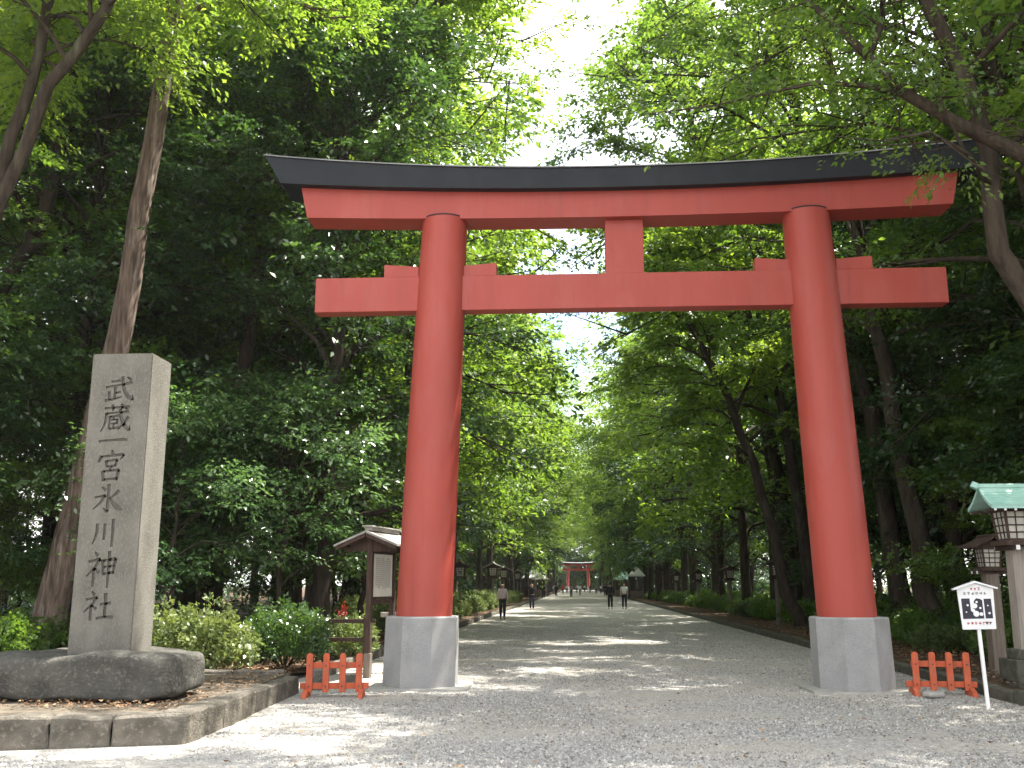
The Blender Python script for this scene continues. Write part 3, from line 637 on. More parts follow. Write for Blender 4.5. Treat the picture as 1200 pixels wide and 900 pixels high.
def person(label, loc, rz, top, legs, long_sleeve=True, stride=.16, bald=False, h=1.72, raise_arms=False, detail=True, bag=None, group=None):
    r = thing('person', label, 'person', loc, rz, group); k = h/1.72
    r.scale = (k, k, k)
    N = {'pelvis': ((0, 0, .96), (.13, .09)), 'waist': ((0, 0, 1.10), (.12, .085)), 'chest': ((0, -.01, 1.30), (.15, .10)), 'neck0': ((0, 0, 1.44), .06), 'neck': ((0, -.01, 1.50), .05),
         'head': ((0, -.02, 1.60), (.075, .09)), 'crown': ((0, -.01, 1.68), (.06, .075)), 'nose': ((0, -.125, 1.60), .011)}
    Ed = [('pelvis', 'waist'), ('waist', 'chest'), ('chest', 'neck0'), ('neck0', 'neck'), ('neck', 'head'), ('head', 'crown'), ('head', 'nose')]
    for s, S_ in ((-1, 'l'), (1, 'r')):
        st_ = stride*s
        N['ear'+S_] = ((s*.085, 0, 1.60), .012); Ed.append(('head', 'ear'+S_))
        N['hip'+S_] = ((s*.09, 0, .90), .085); N['knee'+S_] = ((s*.095, -st_*.5-.02, .49), .055); N['ank'+S_] = ((s*.095, -st_*.9+.01, .09), .036); N['toe'+S_] = ((s*.105, -st_*.9-.14, .035), .034)
        N['sh'+S_] = ((s*.17, 0, 1.40), .055)
        if raise_arms: el, wr = (s*.24, -.14, 1.26), (s*.08, -.20, 1.56)
        else: el, wr = (s*.235, .03+st_*.25, 1.14), (s*.235, -.05+st_*.6, .90)
        N['el'+S_] = (el, .042); N['wr'+S_] = (wr, .028)
        d = (Vector(wr)-Vector(el)).normalized(); pm = Vector(wr)+d*.07
        N['palm'+S_] = (tuple(pm), (.032, .018))
        Ed += [('pelvis', 'hip'+S_), ('hip'+S_, 'knee'+S_), ('knee'+S_, 'ank'+S_), ('ank'+S_, 'toe'+S_), ('chest', 'sh'+S_), ('sh'+S_, 'el'+S_), ('el'+S_, 'wr'+S_), ('wr'+S_, 'palm'+S_)]
        if detail:
            for q in range(4):
                off = Vector((0, (q-1.5)*.018, 0)); ln = (.065, .075, .07, .055)[q]
                N[f'f{q}'+S_] = (tuple(pm+off+d*.03), .008); N[f'g{q}'+S_] = (tuple(pm+off+d*(.03+ln)+Vector((-s*.012, 0, 0))), .007)
                Ed += [('palm'+S_, f'f{q}'+S_), (f'f{q}'+S_, f'g{q}'+S_)]
            N['th'+S_] = (tuple(pm-d*.01+Vector((-s*.01, -.05, 0))), .009); Ed.append(('palm'+S_, 'th'+S_))
    b = skinned('body', N, Ed, 'skin', r)
    T = {n: N[n] for n in ('waist', 'chest', 'neck0', 'shl', 'shr', 'ell', 'elr')}
    T['hem'] = ((0, 0, .93), (.17, .12)); T['waist'] = ((0, 0, 1.10), (.16, .118)); T['chest'] = ((0, -.01, 1.30), (.19, .13)); T['neck0'] = ((0, 0, 1.43), .085)
    for q in 'lr':
        T['sh'+q] = (N['sh'+q][0], .075); e = Vector(N['el'+q][0]); sh = Vector(N['sh'+q][0])
        if long_sleeve: T['el'+q] = (tuple(e), .064); T['wr'+q] = (N['wr'+q][0], .042)
        else: T['el'+q] = (tuple(sh+(e-sh)*.7), .062)
    te = [('chest', 'waist'), ('waist', 'hem'), ('chest', 'neck0'), ('chest', 'shl'), ('chest', 'shr'), ('shl', 'ell'), ('shr', 'elr')]
    if long_sleeve: te += [('ell', 'wrl'), ('elr', 'wrr')]
    T = {n: T[n] for n in ['chest']+[x for x in T if x != 'chest']}
    skinned('shirt', T, te, top, r)
    P_ = {'p': ((0, 0, .97), (.15, .11))}
    for q in 'lr':
        P_['hip'+q] = (N['hip'+q][0], .10); P_['knee'+q] = (N['knee'+q][0], .082); P_['ank'+q] = ((N['ank'+q][0][0], N['ank'+q][0][1], .10), .064)
    skinned('trousers', P_, [('p', 'hipl'), ('p', 'hipr'), ('hipl', 'kneel'), ('hipr', 'kneer'), ('kneel', 'ankl'), ('kneer', 'ankr')], legs, r)
    for q in 'lr':
        a = N['ank'+q][0]; t = N['toe'+q][0]
        skinned('shoe', {'a': ((a[0], a[1]+.03, .045), .045), 'm': ((a[0], a[1]-.06, .042), .045), 't': (t, .036)}, [('a', 'm'), ('m', 't')], 'shoe', r)
    if bald: skinned('hair', {'a': ((0, .055, 1.60), (.08, .05)), 'b': ((0, .05, 1.56), (.07, .045))}, [('a', 'b')], 'hair', r)
    else: skinned('hair', {'a': ((0, .015, 1.64), (.088, .098)), 'b': ((0, .01, 1.70), (.07, .08)), 'c': ((0, .045, 1.57), (.078, .06))}, [('b', 'a'), ('a', 'c')], 'hair', r)
    if bag: MB().box((0, .18, 1.22), (.28, .14, .40)).build('backpack', bag, r, bevel=.03)
    return r
person('balding walker in a pink-white shirt and dark trousers on the left of the path', (-3.62, 48.3, 0), rad(180), 'pink_cloth', 'navy', True, .10, True, 1.70)
person('walker all in black holding both hands up to the face, left side of the path', (-3.05, 66.8, 0), rad(0), 'black_cloth', 'navy', True, .12, False, 1.74, True)
person('walker in black with dark backpack beside a companion in white, right of centre', (2.25, 70, 0), rad(180), 'black_cloth', 'black_cloth', True, .10, False, 1.78, False, True, 'black_cloth')
person('walker in a white short-sleeved shirt and dark trousers, right of centre', (3.22, 70, 0), rad(0), 'white_cloth', 'navy', False, .13, False, 1.78)
FG = 'tiny distant walkers in front of the far torii'
fp = [(-4.3, 128, 'black_cloth', 'navy', 'distant walker in black left of the path by the stalls'), (-3.2, 150, 'navy', 'black_cloth', 'distant dark-clothed walker left of the far torii'),
      (-2.6, 175, 'red_cloth', 'navy', 'distant walker in a red top at the left foot of the far torii'), (-.9, 140, 'grey_cloth', 'navy', 'distant walker in dark clothes near the middle of the path'),
      (.35, 160, 'white_cloth', 'grey_cloth', 'distant pale-clothed walker in the middle of the path'), (4.1, 150, 'black_cloth', 'black_cloth', 'distant dark figure right of the far torii'),
      (5.0, 165, 'blue_cloth', 'navy', 'distant walker in blue at the right edge of the path'), (3.5, 190, 'grey_cloth', 'navy', 'distant walker in grey just under the right pillar of the far torii'),
      (1.6, 230, 'white_cloth', 'navy', 'tiny walker in white seen between the pillars of the far torii'), (-1.4, 240, 'blue_cloth', 'navy', 'tiny walker in blue left of middle under the far torii'),
      (-2.2, 205, 'white_cloth', 'navy', 'tiny walker in white before the left pillar of the far torii'), (-.2, 215, 'pink_cloth', 'navy', 'tiny walker in pale pink midway under the far torii'),
      (2.6, 210, 'black_cloth', 'navy', 'tiny dark walker right of middle before the far torii'), (.9, 260, 'red_cloth', 'navy', 'tiniest walker, in red, deep under the far torii'),
      (-4.2, 180, 'white_cloth', 'grey_cloth', 'tiny pale walker beside the second stall on the left'), (4.6, 200, 'white_cloth', 'navy', 'tiny walker in white right of the far torii')]
for i, (x, y, a, b, lab) in enumerate(fp): person(lab, (x, y, 0), rad(180*(i % 2)), a, b, i % 3 > 0, .12, False, 1.7+.04*(i % 3), False, False, None, FG)

# ------------------------------------------------------------------ foliage
def sprays(P, D, rg, n, L, Wd, leaf, tint, droop=.25, flat=.35, aspect=.5):
    """fans of leaves: P (S,3) origins, D (S,3) directions -> leaf quads (S*n,4,3) and tints"""
    S_ = len(P); D = D/np.linalg.norm(D, axis=1, keepdims=True)
    up = np.tile([0, 0, 1.], (S_, 1))+rg.normal(0, flat, (S_, 3))
    side = np.cross(D, up); side /= np.linalg.norm(side, axis=1, keepdims=True)+1e-9
    nr = np.cross(side, D)
    t = rg.random((S_, n)); ls = (L*rg.uniform(.6, 1.3, S_))[:, None]
    u = rg.uniform(-1, 1, (S_, n))*np.sqrt(t*.9+.1)*Wd
    pos = P[:, None]+D[:, None]*(ls*t)[..., None]+side[:, None]*u[..., None]
    pos += nr[:, None]*rg.normal(0, .035, (S_, n))[..., None]; pos[..., 2] -= droop*ls*t*t
    ld = D[:, None]*rg.uniform(.3, 1.0, (S_, n))[..., None]+side[:, None]*(np.sign(u)*rg.uniform(.1, 1., (S_, n)))[..., None]
    ld = ld+rg.normal(0, .28, ld.shape); ld[..., 2] -= .18
    ld /= np.linalg.norm(ld, axis=2, keepdims=True)
    ln = nr[:, None]+rg.normal(0, .42, ld.shape)
    wd = np.cross(ln, ld); wd /= np.linalg.norm(wd, axis=2, keepdims=True)+1e-9
    l = leaf*rg.uniform(.5, 1.4, (S_, n))[..., None]
    nn = np.cross(ld, wd)
    V = np.stack([pos, pos+ld*l*.45+wd*l*aspect*.5+nn*l*.06, pos+ld*l-nn*l*.10, pos+ld*l*.45-wd*l*aspect*.5+nn*l*.06], axis=2)
    tt = np.clip(tint[:, None]+rg.normal(0, .13, (S_, n)), 0, 1)
    return V.reshape(-1, 4, 3), tt.reshape(-1)

def interp(path, t):
    n = len(path)-1; i = min(int(t*n), n-1); f = t*n-i
    return path[i]*(1-f)+path[i+1]*f
def grow(seed, path, r0, cb, R, nl, leaves, leaf, prof='egg', subs=6, per=3, n=22, L=.8, Wd=.42, r1=None, up=.25, droop=.25, xy_bias=None, tb=.5, sideways=0):
    """trunk along path (numpy points); limbs from fraction cb up; returns MB of wood and leaf quads"""
    rg = np.random.default_rng(seed); wood = MB(); path = [np.array(p, float) for p in path]
    K = 14; pts = [interp(path, i/K)+(rg.normal(0, .05, 3)*(0 < i < K)) for i in range(K+1)]
    rr = [(r0*(1-.88*(i/K)**1.1) if r1 is None else r0+(r1-r0)*i/K)+(r0*.45 if i == 0 else 0) for i in range(K+1)]
    pts[0] = path[0]-np.array([0, 0, .25])
    pts.insert(1, interp(path, .035)); rr.insert(1, r0*1.08)
    wood.tube(pts, rr, 9)
    PP = []; DD = []; TT = []
    H = path[-1][2]-path[0][2]; ga = rg.uniform(0, 6.28)
    for i in range(nl):
        t = cb+(1-cb)*((i+.5)/nl)**.9; o = interp(path, t); az = ga+i*2.399+rg.normal(0, .3)
        q = (t-cb)/(1-cb)
        k = {'egg': math.sin(math.pi*min(1, .18+.80*q))**.7, 'cone': 1.05-.85*q, 'umb': .45+.6*q if q < .75 else 1.0-(q-.75)*2.2, 'col': .9-.35*q}[prof]
        ln = R*max(.18, k)*rg.uniform(.75, 1.15)
        dh = np.array([math.cos(az), math.sin(az), 0])
        if xy_bias is not None: dh = dh+np.array([xy_bias[0], xy_bias[1], 0]); ln *= np.linalg.norm(dh); dh /= np.linalg.norm(dh)
        lp = [o]; el = up+rg.uniform(.15, .75)+.5*q; cur = o.copy(); seg = 6
        for s in range(seg):
            d = dh*math.cos(el)+np.array([0, 0, math.sin(el)]); d += rg.normal(0, .12, 3)
            cur = cur+d*ln/seg; lp.append(cur.copy()); el -= .14+.12*rg.random()
        br = max(.018, rr[min(len(rr)-1, int(t*K))]*.42)
        wood.tube(lp, [br*(1-.85*s/seg) for s in range(seg+1)], 6, False)
        lt = rg.normal(tb, .10)
        for sb in range(subs):
            f = .30+.70*(sb+rg.random())/subs; o2 = interp(lp, min(.999, f)); dl = interp(lp, min(.999, f+.05))-interp(lp, max(0, f-.1))
            dl /= np.linalg.norm(dl)+1e-9
            d2 = dl+rg.normal(0, .65, 3); d2[2] = d2[2]*.5+.05; d2 /= np.linalg.norm(d2)
            l2 = ln*rg.uniform(.18, .34)+.3
            e2 = o2+d2*l2; wood.tube([o2, (o2+e2)/2+rg.normal(0, .04, 3), e2], [br*.35, br*.25, .008], 4, False)
            for w in range(per):
                g = rg.uniform(.25, 1.0); p = o2+(e2-o2)*g+rg.normal(0, .16, 3)
                dd = d2*.8+dh*.35+rg.normal(0, .5, 3); dd[2] *= .45
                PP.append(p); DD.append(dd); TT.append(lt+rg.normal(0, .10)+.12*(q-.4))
        for w in range(2): PP.append(lp[-1]+rg.normal(0, .12, 3)); DD.append(dh+rg.normal(0, .4, 3)); TT.append(lt+.1)
    PP = np.array(PP); DD = np.array(DD); TT = np.array(TT)
    if leaves and len(PP)*n > leaves: n = max(8, int(leaves/len(PP)))
    V, t = sprays(PP, DD, rg, n, L, Wd, leaf, TT, droop)
    return wood, V, t
KIND = {}
def kind(key, lm, bark, *a, **k):
    wood, V, t = grow(*a, **k)
    KIND[key] = (wood.mesh('trunk', bark, smooth=True), quads_mesh('crown', V, t, lm)); print(key, len(V))
def straight(H, lean=0, sd=0):
    r_ = random.Random(sd); return [(0, 0, 0)]+[(lean*H*(i/6)+r_.uniform(-.2, .2)*i/6, r_.uniform(-.3, .3)*i/6, H*i/6) for i in range(1, 7)]
# near kinds (fine leaves)
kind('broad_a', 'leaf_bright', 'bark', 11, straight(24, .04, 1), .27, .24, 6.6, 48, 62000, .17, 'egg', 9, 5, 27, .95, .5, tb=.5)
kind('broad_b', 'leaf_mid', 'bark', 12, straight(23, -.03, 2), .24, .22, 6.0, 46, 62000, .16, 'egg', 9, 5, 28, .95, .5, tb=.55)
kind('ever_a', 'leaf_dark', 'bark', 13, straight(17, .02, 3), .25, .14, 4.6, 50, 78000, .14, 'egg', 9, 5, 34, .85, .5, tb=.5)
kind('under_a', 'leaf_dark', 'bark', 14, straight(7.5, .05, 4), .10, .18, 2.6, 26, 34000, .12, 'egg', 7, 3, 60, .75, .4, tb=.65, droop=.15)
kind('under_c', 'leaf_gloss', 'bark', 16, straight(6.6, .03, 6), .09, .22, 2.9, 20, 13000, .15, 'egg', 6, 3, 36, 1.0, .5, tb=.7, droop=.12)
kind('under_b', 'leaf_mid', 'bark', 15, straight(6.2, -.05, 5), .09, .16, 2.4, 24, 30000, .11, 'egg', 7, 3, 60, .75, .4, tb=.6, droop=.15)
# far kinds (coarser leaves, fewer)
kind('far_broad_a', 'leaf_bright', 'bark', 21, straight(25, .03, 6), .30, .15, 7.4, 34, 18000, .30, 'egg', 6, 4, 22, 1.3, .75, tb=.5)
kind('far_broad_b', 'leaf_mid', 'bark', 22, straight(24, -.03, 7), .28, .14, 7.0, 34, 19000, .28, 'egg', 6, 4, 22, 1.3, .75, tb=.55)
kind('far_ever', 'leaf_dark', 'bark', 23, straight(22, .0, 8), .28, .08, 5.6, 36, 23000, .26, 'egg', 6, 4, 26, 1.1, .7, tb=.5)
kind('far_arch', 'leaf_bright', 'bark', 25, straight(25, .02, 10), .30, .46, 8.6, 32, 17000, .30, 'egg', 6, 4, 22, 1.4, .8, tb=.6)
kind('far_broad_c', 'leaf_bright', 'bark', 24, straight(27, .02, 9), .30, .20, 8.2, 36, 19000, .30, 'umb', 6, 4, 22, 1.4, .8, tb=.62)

NM = {'broad_a': 'broadleaf_tree', 'broad_b': 'broadleaf_tree', 'ever_a': 'evergreen_tree', 'under_a': 'understorey_tree', 'under_b': 'understorey_tree', 'under_c': 'understorey_tree',
      'far_broad_a': 'broadleaf_tree', 'far_broad_b': 'broadleaf_tree', 'far_ever': 'evergreen_tree', 'far_broad_c': 'broadleaf_tree', 'far_arch': 'broadleaf_tree'}
def plant(key, x, y, label, group=None, sc=1.0, rz=None, sz=None, z=.08):
    r = thing(NM[key], label, 'tree', (x, y, z), random.uniform(0, 6.28) if rz is None else rz, group)
    r.scale = (sc, sc, sc*(sz or 1))
    link('trunk', KIND[key][0], r); link('crown', KIND[key][1], r); return r
def hero(name, label, seed, path, r0, lm, bark, **k):
    path = [np.array(p, float) for p in path]; base = path[0].copy(); lp = [p-base for p in path]
    wood, V, t = grow(seed, lp, r0, **k)
    r = thing(name, label, 'tree', tuple(base))
    wood.build('trunk', bark, r, smooth=True); link('crown', quads_mesh('crown', V, t, lm), r); return r
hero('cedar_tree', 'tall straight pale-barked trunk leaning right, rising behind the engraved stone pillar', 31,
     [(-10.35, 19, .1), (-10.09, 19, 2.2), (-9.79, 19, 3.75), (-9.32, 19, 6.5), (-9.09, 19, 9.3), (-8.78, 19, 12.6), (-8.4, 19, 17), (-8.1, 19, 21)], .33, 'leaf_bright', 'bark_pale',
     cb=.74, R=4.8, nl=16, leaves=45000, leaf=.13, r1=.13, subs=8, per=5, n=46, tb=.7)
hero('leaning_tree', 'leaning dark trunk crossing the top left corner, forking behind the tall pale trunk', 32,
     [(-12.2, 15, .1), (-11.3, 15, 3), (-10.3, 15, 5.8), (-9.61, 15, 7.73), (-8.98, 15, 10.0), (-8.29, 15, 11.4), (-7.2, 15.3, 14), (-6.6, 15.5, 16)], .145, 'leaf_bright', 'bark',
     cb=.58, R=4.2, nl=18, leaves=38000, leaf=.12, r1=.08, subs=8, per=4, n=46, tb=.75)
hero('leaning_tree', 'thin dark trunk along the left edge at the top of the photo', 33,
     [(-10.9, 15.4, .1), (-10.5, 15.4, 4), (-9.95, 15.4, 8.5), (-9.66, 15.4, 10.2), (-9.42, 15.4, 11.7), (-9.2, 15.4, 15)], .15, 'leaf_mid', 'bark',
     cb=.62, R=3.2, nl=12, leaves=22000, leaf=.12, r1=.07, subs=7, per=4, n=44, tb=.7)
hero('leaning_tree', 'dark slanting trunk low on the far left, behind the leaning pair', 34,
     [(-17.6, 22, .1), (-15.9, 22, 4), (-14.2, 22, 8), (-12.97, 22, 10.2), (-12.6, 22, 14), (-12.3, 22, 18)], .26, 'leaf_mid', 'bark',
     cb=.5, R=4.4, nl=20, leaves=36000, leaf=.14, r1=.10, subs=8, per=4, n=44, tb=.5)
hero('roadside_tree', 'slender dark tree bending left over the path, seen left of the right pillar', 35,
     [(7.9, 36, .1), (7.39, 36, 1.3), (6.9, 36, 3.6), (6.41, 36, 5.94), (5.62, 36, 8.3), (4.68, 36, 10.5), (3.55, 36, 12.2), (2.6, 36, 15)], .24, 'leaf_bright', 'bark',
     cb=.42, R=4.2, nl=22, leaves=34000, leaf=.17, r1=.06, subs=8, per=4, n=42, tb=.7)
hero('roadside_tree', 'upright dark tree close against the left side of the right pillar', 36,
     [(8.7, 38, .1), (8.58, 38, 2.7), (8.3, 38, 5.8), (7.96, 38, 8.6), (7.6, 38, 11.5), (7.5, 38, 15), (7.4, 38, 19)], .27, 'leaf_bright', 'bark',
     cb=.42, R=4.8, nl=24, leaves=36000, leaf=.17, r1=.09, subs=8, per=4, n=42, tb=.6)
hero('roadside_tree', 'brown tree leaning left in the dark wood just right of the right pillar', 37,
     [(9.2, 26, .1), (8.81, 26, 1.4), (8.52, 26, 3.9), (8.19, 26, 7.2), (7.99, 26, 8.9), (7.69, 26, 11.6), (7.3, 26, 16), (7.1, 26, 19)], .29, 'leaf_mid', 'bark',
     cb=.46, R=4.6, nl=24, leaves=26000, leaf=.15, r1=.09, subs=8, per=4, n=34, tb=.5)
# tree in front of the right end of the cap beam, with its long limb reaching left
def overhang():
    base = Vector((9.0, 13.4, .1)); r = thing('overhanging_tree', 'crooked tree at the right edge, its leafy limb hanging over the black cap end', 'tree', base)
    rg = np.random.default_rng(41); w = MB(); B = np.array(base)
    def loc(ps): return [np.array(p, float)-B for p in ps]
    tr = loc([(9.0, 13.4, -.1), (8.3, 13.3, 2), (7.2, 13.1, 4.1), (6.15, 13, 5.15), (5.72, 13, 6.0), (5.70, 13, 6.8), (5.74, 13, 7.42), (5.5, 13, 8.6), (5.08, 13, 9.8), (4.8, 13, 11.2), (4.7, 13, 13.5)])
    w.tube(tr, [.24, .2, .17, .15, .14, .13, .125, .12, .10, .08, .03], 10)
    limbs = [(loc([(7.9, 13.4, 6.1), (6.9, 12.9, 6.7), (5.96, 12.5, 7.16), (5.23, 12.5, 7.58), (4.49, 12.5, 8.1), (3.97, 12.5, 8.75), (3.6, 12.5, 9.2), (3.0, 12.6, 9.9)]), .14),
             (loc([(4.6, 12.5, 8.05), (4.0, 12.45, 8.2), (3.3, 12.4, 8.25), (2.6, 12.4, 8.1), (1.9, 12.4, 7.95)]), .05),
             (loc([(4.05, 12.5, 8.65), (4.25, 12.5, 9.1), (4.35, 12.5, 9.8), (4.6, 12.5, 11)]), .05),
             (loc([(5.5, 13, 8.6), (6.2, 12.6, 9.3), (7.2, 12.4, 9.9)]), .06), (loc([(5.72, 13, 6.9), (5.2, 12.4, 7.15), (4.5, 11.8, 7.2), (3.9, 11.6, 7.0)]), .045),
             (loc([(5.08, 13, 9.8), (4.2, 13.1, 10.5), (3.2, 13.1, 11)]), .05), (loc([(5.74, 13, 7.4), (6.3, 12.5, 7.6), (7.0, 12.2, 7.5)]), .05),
             (loc([(8.6, 13.6, 2.5), (8.8, 13.8, 6.0), (8.3, 13.8, 10.0), (8.0, 13.6, 13)]), .16), (loc([(4.7, 13, 13.2), (2.8, 12.6, 14.0), (.6, 12.4, 14.6), (-1.6, 12.6, 14.8)]), .07), (loc([(8.2, 13.7, 11), (6.6, 15, 13.2), (4.6, 16.2, 14.2), (2.4, 16.8, 14.8), (.6, 17, 15)]), .08), (loc([(8.2, 13.7, 11.5), (6.6, 14, 14), (4.6, 14.4, 15), (2.6, 14.6, 15.2), (1.2, 14.4, 15.2)]), .08), (loc([(8.1, 13.7, 12), (6.8, 12.8, 14.4), (5.0, 12.4, 15.4), (3.6, 12.6, 15.8)]), .06),  # high limbs, here and below, added out of view to shade the foreground gravel
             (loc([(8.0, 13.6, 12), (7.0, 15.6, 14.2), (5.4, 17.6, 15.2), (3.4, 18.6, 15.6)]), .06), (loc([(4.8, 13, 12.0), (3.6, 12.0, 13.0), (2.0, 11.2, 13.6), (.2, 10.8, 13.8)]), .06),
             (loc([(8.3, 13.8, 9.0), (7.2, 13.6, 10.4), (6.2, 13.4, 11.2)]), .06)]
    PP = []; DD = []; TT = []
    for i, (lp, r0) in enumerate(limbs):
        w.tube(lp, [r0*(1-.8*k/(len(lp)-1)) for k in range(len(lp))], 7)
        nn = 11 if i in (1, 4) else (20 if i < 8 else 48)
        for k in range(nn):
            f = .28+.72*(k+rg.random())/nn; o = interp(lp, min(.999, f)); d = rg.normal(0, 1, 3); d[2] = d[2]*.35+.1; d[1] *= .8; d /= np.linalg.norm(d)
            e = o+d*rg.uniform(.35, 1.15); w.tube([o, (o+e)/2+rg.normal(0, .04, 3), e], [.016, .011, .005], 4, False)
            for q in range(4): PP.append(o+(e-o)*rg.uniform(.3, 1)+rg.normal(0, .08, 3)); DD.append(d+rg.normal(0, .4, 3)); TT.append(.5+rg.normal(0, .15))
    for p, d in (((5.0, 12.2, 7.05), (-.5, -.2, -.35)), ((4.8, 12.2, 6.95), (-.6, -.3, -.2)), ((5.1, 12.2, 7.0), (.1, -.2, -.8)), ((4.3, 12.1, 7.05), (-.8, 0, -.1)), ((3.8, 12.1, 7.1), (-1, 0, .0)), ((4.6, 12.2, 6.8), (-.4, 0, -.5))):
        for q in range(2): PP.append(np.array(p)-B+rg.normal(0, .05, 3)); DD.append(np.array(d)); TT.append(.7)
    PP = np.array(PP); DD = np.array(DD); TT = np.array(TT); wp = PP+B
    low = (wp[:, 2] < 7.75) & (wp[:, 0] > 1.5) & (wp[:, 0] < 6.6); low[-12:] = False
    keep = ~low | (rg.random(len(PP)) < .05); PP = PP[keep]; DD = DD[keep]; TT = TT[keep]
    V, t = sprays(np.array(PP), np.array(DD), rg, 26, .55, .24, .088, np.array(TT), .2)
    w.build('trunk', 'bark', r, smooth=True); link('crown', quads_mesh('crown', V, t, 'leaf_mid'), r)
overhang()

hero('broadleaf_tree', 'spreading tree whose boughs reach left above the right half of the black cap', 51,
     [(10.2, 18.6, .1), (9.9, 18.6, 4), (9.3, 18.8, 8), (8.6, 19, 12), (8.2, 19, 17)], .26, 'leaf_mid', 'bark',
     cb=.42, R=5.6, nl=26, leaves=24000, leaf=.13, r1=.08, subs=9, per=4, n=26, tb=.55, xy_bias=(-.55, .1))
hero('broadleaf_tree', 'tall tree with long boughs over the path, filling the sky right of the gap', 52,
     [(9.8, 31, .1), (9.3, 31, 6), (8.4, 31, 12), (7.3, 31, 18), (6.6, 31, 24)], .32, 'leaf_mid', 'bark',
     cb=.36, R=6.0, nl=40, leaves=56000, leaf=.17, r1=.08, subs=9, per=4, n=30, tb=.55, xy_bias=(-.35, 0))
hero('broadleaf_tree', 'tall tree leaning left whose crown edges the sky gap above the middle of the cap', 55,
     [(9.0, 43, .1), (8.6, 43, 7), (7.6, 42.6, 14), (5.9, 42, 20), (4.4, 41.5, 27)], .32, 'leaf_mid', 'bark',
     cb=.45, R=5.2, nl=36, leaves=52000, leaf=.20, r1=.08, subs=9, per=4, n=36, tb=.5, xy_bias=(-.1, 0))
hero('broadleaf_tree', 'tree whose forked bare bough climbs right across the leaves left of the sky gap', 54,
     [(-9.6, 25.5, .1), (-9.2, 25.6, 6), (-8.6, 25.8, 12), (-7.4, 26, 16.2), (-5.3, 26, 17.6), (-3.7, 26, 18.6), (-2.0, 26, 19.3)], .26, 'leaf_bright', 'bark',
     cb=.62, R=2.6, nl=16, leaves=16000, leaf=.15, r1=.05, subs=6, per=3, n=34, tb=.6)
hero('broadleaf_tree', 'tall bright tree left of the sky gap with a long bough rising to the right', 53,
     [(-8.6, 29.5, .1), (-8.2, 29.5, 6), (-7.8, 29, 12), (-7.2, 28.6, 18), (-6.6, 28.4, 26)], .32, 'leaf_bright', 'bark',
     cb=.36, R=6.0, nl=42, leaves=60000, leaf=.16, r1=.08, subs=9, per=4, n=32, tb=.65, xy_bias=(.2, 0))
# rows -----------------------------------------------------------------
P = plant
P('ever_a', -6.3, 24.2, 'thick dark trunk with dense foliage standing behind the notice board', sc=1.0, rz=.5)
P('broad_a', -8.6, 28.5, 'leafy tree whose lit crown shows above the left end of the tie beam', sc=1.0, rz=2.1)
P('ever_a', -12.2, 23.5, 'dense evergreen behind the bushes, between the stone pillar and the notice board', sc=1.0, rz=3.3)
P('broad_b', -15, 27.5, 'tree in the dark wood behind the top of the stone pillar', sc=1.0)
0 and P('broad_b', -17.5, 20.0, 'airy tree at the left edge behind the stone pillar', sc=.8, rz=1.2)
P('under_c', -8.3, 20.0, 'small glossy-leaved tree with sunlit sprays above the round bushes', sc=.74, rz=.8)
P('under_c', -6.7, 22.2, 'small dark tree with lit tips left of the notice board roof', sc=.86, rz=4.0)
P('under_b', -10.9, 22.0, 'small green tree directly right of the stone pillar', sc=1.0, rz=2.0)
P('under_a', -12.8, 18.2, 'small dark-leaved tree at the left edge beside the stone pillar', sc=.95, rz=5)
P('under_b', -6.2, 29.0, 'small tree between the notice board and the left pillar', sc=1.1, rz=1)
GL = 'trees of the dark wood left of the torii'; GR = 'trees of the dark wood right of the torii'
ORD = ['first', 'second', 'third', 'fourth', 'fifth', 'sixth', 'seventh', 'eighth', 'ninth', 'tenth', 'eleventh', 'twelfth'] + [f'{n}th' for n in range(13, 90)]
CNT = {}
def nth(k): CNT[k] = CNT.get(k, -1)+1; return ORD[CNT[k]]
def dw(side): return lambda x, y: f'{nth("w"+side)} nearest tree of the deep dark wood on the {side} of the avenue'
LLW = dw('left'); LRW = dw('right')
rr = random.Random(17)
for x, y in ((-18, 24), (-12, 32.5), (-17, 35), (-23, 37), (-10.5, 37), (-15, 42), (-20, 46), (-27, 45), (-34, 50), (-24, 54)):
    P(rr.choice(['ever_a', 'broad_b', 'broad_a', 'broad_b']), x+rr.uniform(-.8, .8), y+rr.uniform(-.8, .8), LLW(x, y), GL, rr.uniform(.85, 1.05))
for x, y in ((-17, 21.5), (-20, 25.5), (-13.8, 26.5), (-9.5, 25.2), (-12, 29), (-17.5, 30.5), (-22, 32.5), (-8.2, 33.5), (-15.5, 38)):
    P(rr.choice(['under_a', 'under_b']), x, y, f'{nth("ul")} nearest small understorey tree among the dim trunks of the left wood', 'understorey trees in the left wood', rr.uniform(.75, 1.05))
P('ever_a', 12.6, 22.5, 'dense evergreen behind the white sign and lanterns', sc=1.0, rz=1.1)
P('ever_a', 11.2, 30, 'dense evergreen just right of the right pillar, behind the leaning brown tree', sc=1.0, rz=2.7)
P('broad_a', 12.0, 18.2, 'leafy tree over the green-roofed lantern at the right edge', sc=1.0, rz=4.4)
P('broad_b', 15.5, 26, 'tree in the dark wood above the green-roofed lantern', sc=1.0)
P('under_a', 11.2, 20.5, 'small dark glossy tree behind the plain wooden lantern', sc=1.0, rz=.3)
P('under_b', 10.6, 24.5, 'small tree in the shade behind the orange fence on the right', sc=1.0, rz=2.2)
for x, y in ((18, 20), (17, 31), (21, 26), (24, 33), (14, 36), (19, 39), (26, 41), (12.5, 43), (17, 47), (23, 50), (30, 45), (29, 34), (27, 27)):
    P(rr.choice(['ever_a', 'broad_b', 'far_ever', 'ever_a']), x+rr.uniform(-.8, .8), y+rr.uniform(-.8, .8), LRW(x, y), GR, rr.uniform(.85, 1.05))
